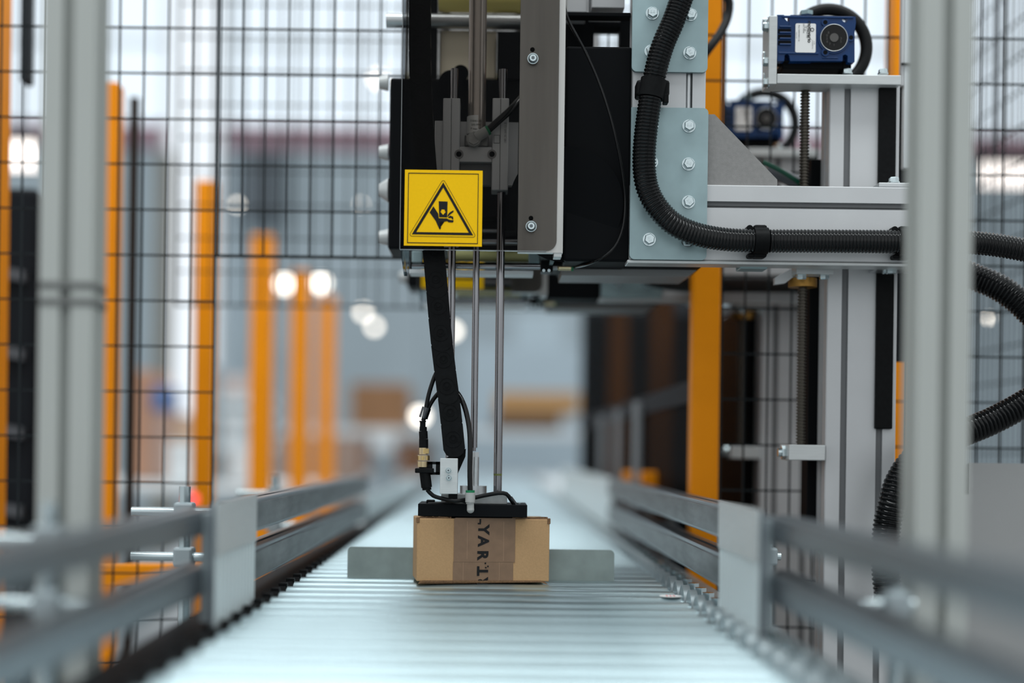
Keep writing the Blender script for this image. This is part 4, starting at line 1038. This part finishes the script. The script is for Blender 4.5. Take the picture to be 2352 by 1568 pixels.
def strip(px0, py0, px1, py1, d, label):
    o = root('strip_light', P((px0 + px1) / 2, py1, d), label, 'lamp', 'lit strip lamps at the sides')
    obj('diffuser', MB().pbox(px0, py0, px1, py1, d, d + .05), GLOW2, o)
    obj('housing', MB().pbox(px0 - 4, py0 - 22, px1 + 4, py0, d, d + .08).pbox(px0 - 4, py0 - 22, px1 + 4, py1 + 6, d + .052, d + .08), DARKM, o)
    c = P((px0 + px1) / 2, 0, d); zt_ = Z((px0 + px1) / 2, py0 - 20, d); obj('stem', MB().cyl((c.x, d + .07, zt_), (c.x, d + .07, 4.2), .006, 6), DARKM, o)
strip(2258, 372, 2380, 424, 4.2, 'lit strip lamp behind the mesh at the right picture edge')
strip(-10, 322, 78, 384, 4.2, 'lit strip lamp behind the mesh at the left picture edge')
sgl = root('signal_lamp', P(440, 1160, 2.9), 'red signal lamp glowing behind the left guide rail', 'lamp')
c = P(440, 1146, 2.9)
obj('red_lens', MB().sph(c, S(18, 2.9), 16).smooth(), RED, sgl)
obj('holder', MB().cyl(Vector((c.x, c.y, 0)), c - Vector((0, 0, S(17, 2.9))), .010, 10), FRAME, sgl)

# ------------------------------------------------------------------ stored goods far back
def goods(px0, py0, px1, base, d, dep, m, label, group='boxes stored far back', name='stored_carton', cat='carton'):
    """base: pixel row of the bottom edge at distance d"""
    return solo(name, MB().pbox(px0, py0, px1, base, d, d + dep, .01), m, label, cat, group)
RG = mat('rack_grey', (.3, .36, .4), .5)
def rack(name, label, x0, x1, y0, y1, h, shelf_tops, ups):
    r = root(name, ((x0 + x1) / 2, (y0 + y1) / 2, 0), label, 'rack', 'racks in the middle distance')
    for xx in ups:
        for yy in (y0 + .02, y1 - .02): obj('upright', MB().box(xx - .02, xx + .02, yy - .02, yy + .02, 0, h), RG, r)
    for zz in shelf_tops: obj('shelf', MB().box(x0, x1, y0 + .04, y1 - .04, zz - .05, zz), WHTP, r)
    return r
dz = lambda py, d: Z(1000, py, d)
rack('storage_rack', 'long storage rack holding brown boxes at the far end of the conveyor', -1.66, .92, 11.0, 11.95, 1.75, (dz(985, 11.05), dz(1090, 11.05)), (-1.64, -.44, .90))
goods(805, 880, 935, 985, 11.1, .7, CARD2, 'brown box on the upper shelf left of the low lamp')
goods(790, 1012, 945, 1090, 11.1, .7, mat('rust_carton', (.27, .12, .06), .85), 'reddish brown box low on the far rack')
goods(855, 990, 900, 1035, 10.5, .3, WHTP, 'white bundle in front of the brown boxes', name='white_bundle', cat='bundle')
solo('bundle_stand', MB().pbox(845, 1036, 910, 1060, 10.45, 10.9).box(X(845, 1060, 10.5) + .02, X(910, 1060, 10.5) - .02, 10.5, 10.85, 0, Z(870, 1060, 10.5)), RG, 'grey stand carrying the white bundle before the brown boxes', 'stand')
goods(1140, 900, 1330, 948, 11.1, .7, mat('tan_carton', (.48, .27, .11), .85), 'wide tan box on the far rack right of the lift rods')
goods(1135, 949, 1290, 985, 11.1, .7, mat('dark_brown_carton', (.13, .075, .045), .9), 'dark brown box under the wide tan box')
goods(945, 1012, 985, 1090, 11.1, .7, mat('umber_carton', (.22, .12, .07), .9), 'umber box behind the sensor on the far rack')
fl_ = lambda d: VPY + .96 * FPX / d - 1
goods(1180, 720, 1290, fl_(14), 14, .1, mat('pale_blue_panel', (.50, .60, .66), .6), 'pale blue partition far behind the lift rods', name='partition_board', cat='partition')
goods(1060, 795, 1330, fl_(13), 13, .1, mat('ice_blue_panel', (.45, .55, .62), .6), 'long ice blue partition far behind the lift rods', name='partition_board', cat='partition')
# packing table and shelf unit behind the left fence
pt = root('packing_table', (-1.75, 6.7, 0), 'long white packing table behind the left mesh and orange posts', 'table')
obj('tabletop', MB().box(-2.3, -.75, 6.1, 7.2, .76, .80, .004), WHTP, pt)
for xx in (-2.2, -.85):
    for yy in (6.2, 7.1): obj('leg', MB().box(xx - .03, xx + .03, yy - .03, yy + .03, 0, .76), RG, pt)
b0 = lambda d: VPY + .157 * FPX / d - 10
GL = 'goods on the packing table'
goods(290, 850, 338, b0(6.6), 6.6, .5, mat('salmon_carton', (.45, .24, .15), .85), 'salmon coloured tall box behind the left mesh', GL)
goods(342, 947, 392, b0(6.6), 6.6, .5, mat('mauve_carton', (.38, .25, .2), .85), 'mauve box under the blue tote behind the left mesh', GL)
goods(345, 885, 380, 945, 6.65, .3, mat('blue_tote', (.12, .2, .42), .6), 'blue tote standing on the mauve box behind the left mesh', GL, 'plastic_tote', 'tote')
goods(397, 960, 470, b0(6.6), 6.6, .5, mat('sandy_carton', (.52, .36, .26), .85), 'sandy box below the bright doorway behind the left mesh', GL)
goods(385, 1015, 452, b0(6.2), 6.2, .3, WHTP, 'white sack in front of the sandy box', GL, 'white_sack', 'sack')
ux0, ux1 = X(494, 1000, 6.75), X(606, 1000, 6.75)
obj_r = rack('shelf_unit', 'open shelf unit left of the third orange post', ux0, ux1, 6.6, 7.15, Z(550, 845, 6.75), (Z(550, 905, 6.64), Z(550, 945, 6.64), Z(550, 1012, 6.64)), (ux0 + .02, ux1 - .02))
for o_ in (obj_r,):
    for k in kids(o_):
        if k.name.startswith('upright'):
            for v in k.data.vertices:
                if v.co.z < .8005: v.co.z = .8005
goods(508, 862, 588, 905, 6.66, .4, mat('pink_grey_bundle', (.55, .47, .45), .8), 'pinkish bundle on the top shelf left of the third orange post', GL, 'wrapped_bundle', 'bundle')
goods(505, 922, 590, 945, 6.66, .4, mat('slate_tote', (.26, .34, .38), .7), 'slate tote on the middle shelf left of the third orange post', GL, 'plastic_tote', 'tote')
goods(508, 960, 560, 1012, 6.66, .4, WHTP, 'white bundle on the lower shelf left of the third orange post', GL, 'white_bundle', 'bundle')
goods(525, 1035, 595, b0(6.3), 6.3, .25, mat('white_sack', (.6, .6, .6), .8), 'white sack on the table before the shelf unit', GL, 'white_sack', 'sack')
goods(560, 1000, 800, fl_(8.2), 8.2, .8, mat('mauve_brown_carton', (.36, .25, .2), .85), 'wide brown pallet load behind the orange post row', GL)
for px0, px1, y, w in ((1432, 1462, 3.03, 'narrower'), (1474, 1515, 2.72, 'wider')):
    o = root('orange_cap', (X((px0 + px1) / 2, 1100, y), y, .66), f'small orange capped stake by the right rail end, the {w} one', 'stake', 'orange capped stakes by the right rail')
    xa, xb = X(px0, 1100, y), X(px1, 1100, y)
    obj('cap', MB().box(xa, xb, y, y + .03, Z(1470, 1125, y), Z(1470, 1082, y), .004), ORA, o)
    obj('stake', MB().box((xa + xb) / 2 - .006, (xa + xb) / 2 + .006, y + .008, y + .02, 0, Z(1470, 1125, y)), FRAME, o)
goods(560, 340, 640, 500, 21.5, .45, mat('slate_unit', (.10, .12, .14), .6), 'dark ventilation unit on the far wall behind the mesh', 'units on the far wall', 'ventilation_unit', 'unit')
goods(355, 345, 382, fl_(15), 15, .3, mat('olive_post', (.22, .2, .16), .7), 'olive roof support far behind the mesh', 'supports in the far hall', 'roof_support', 'support')
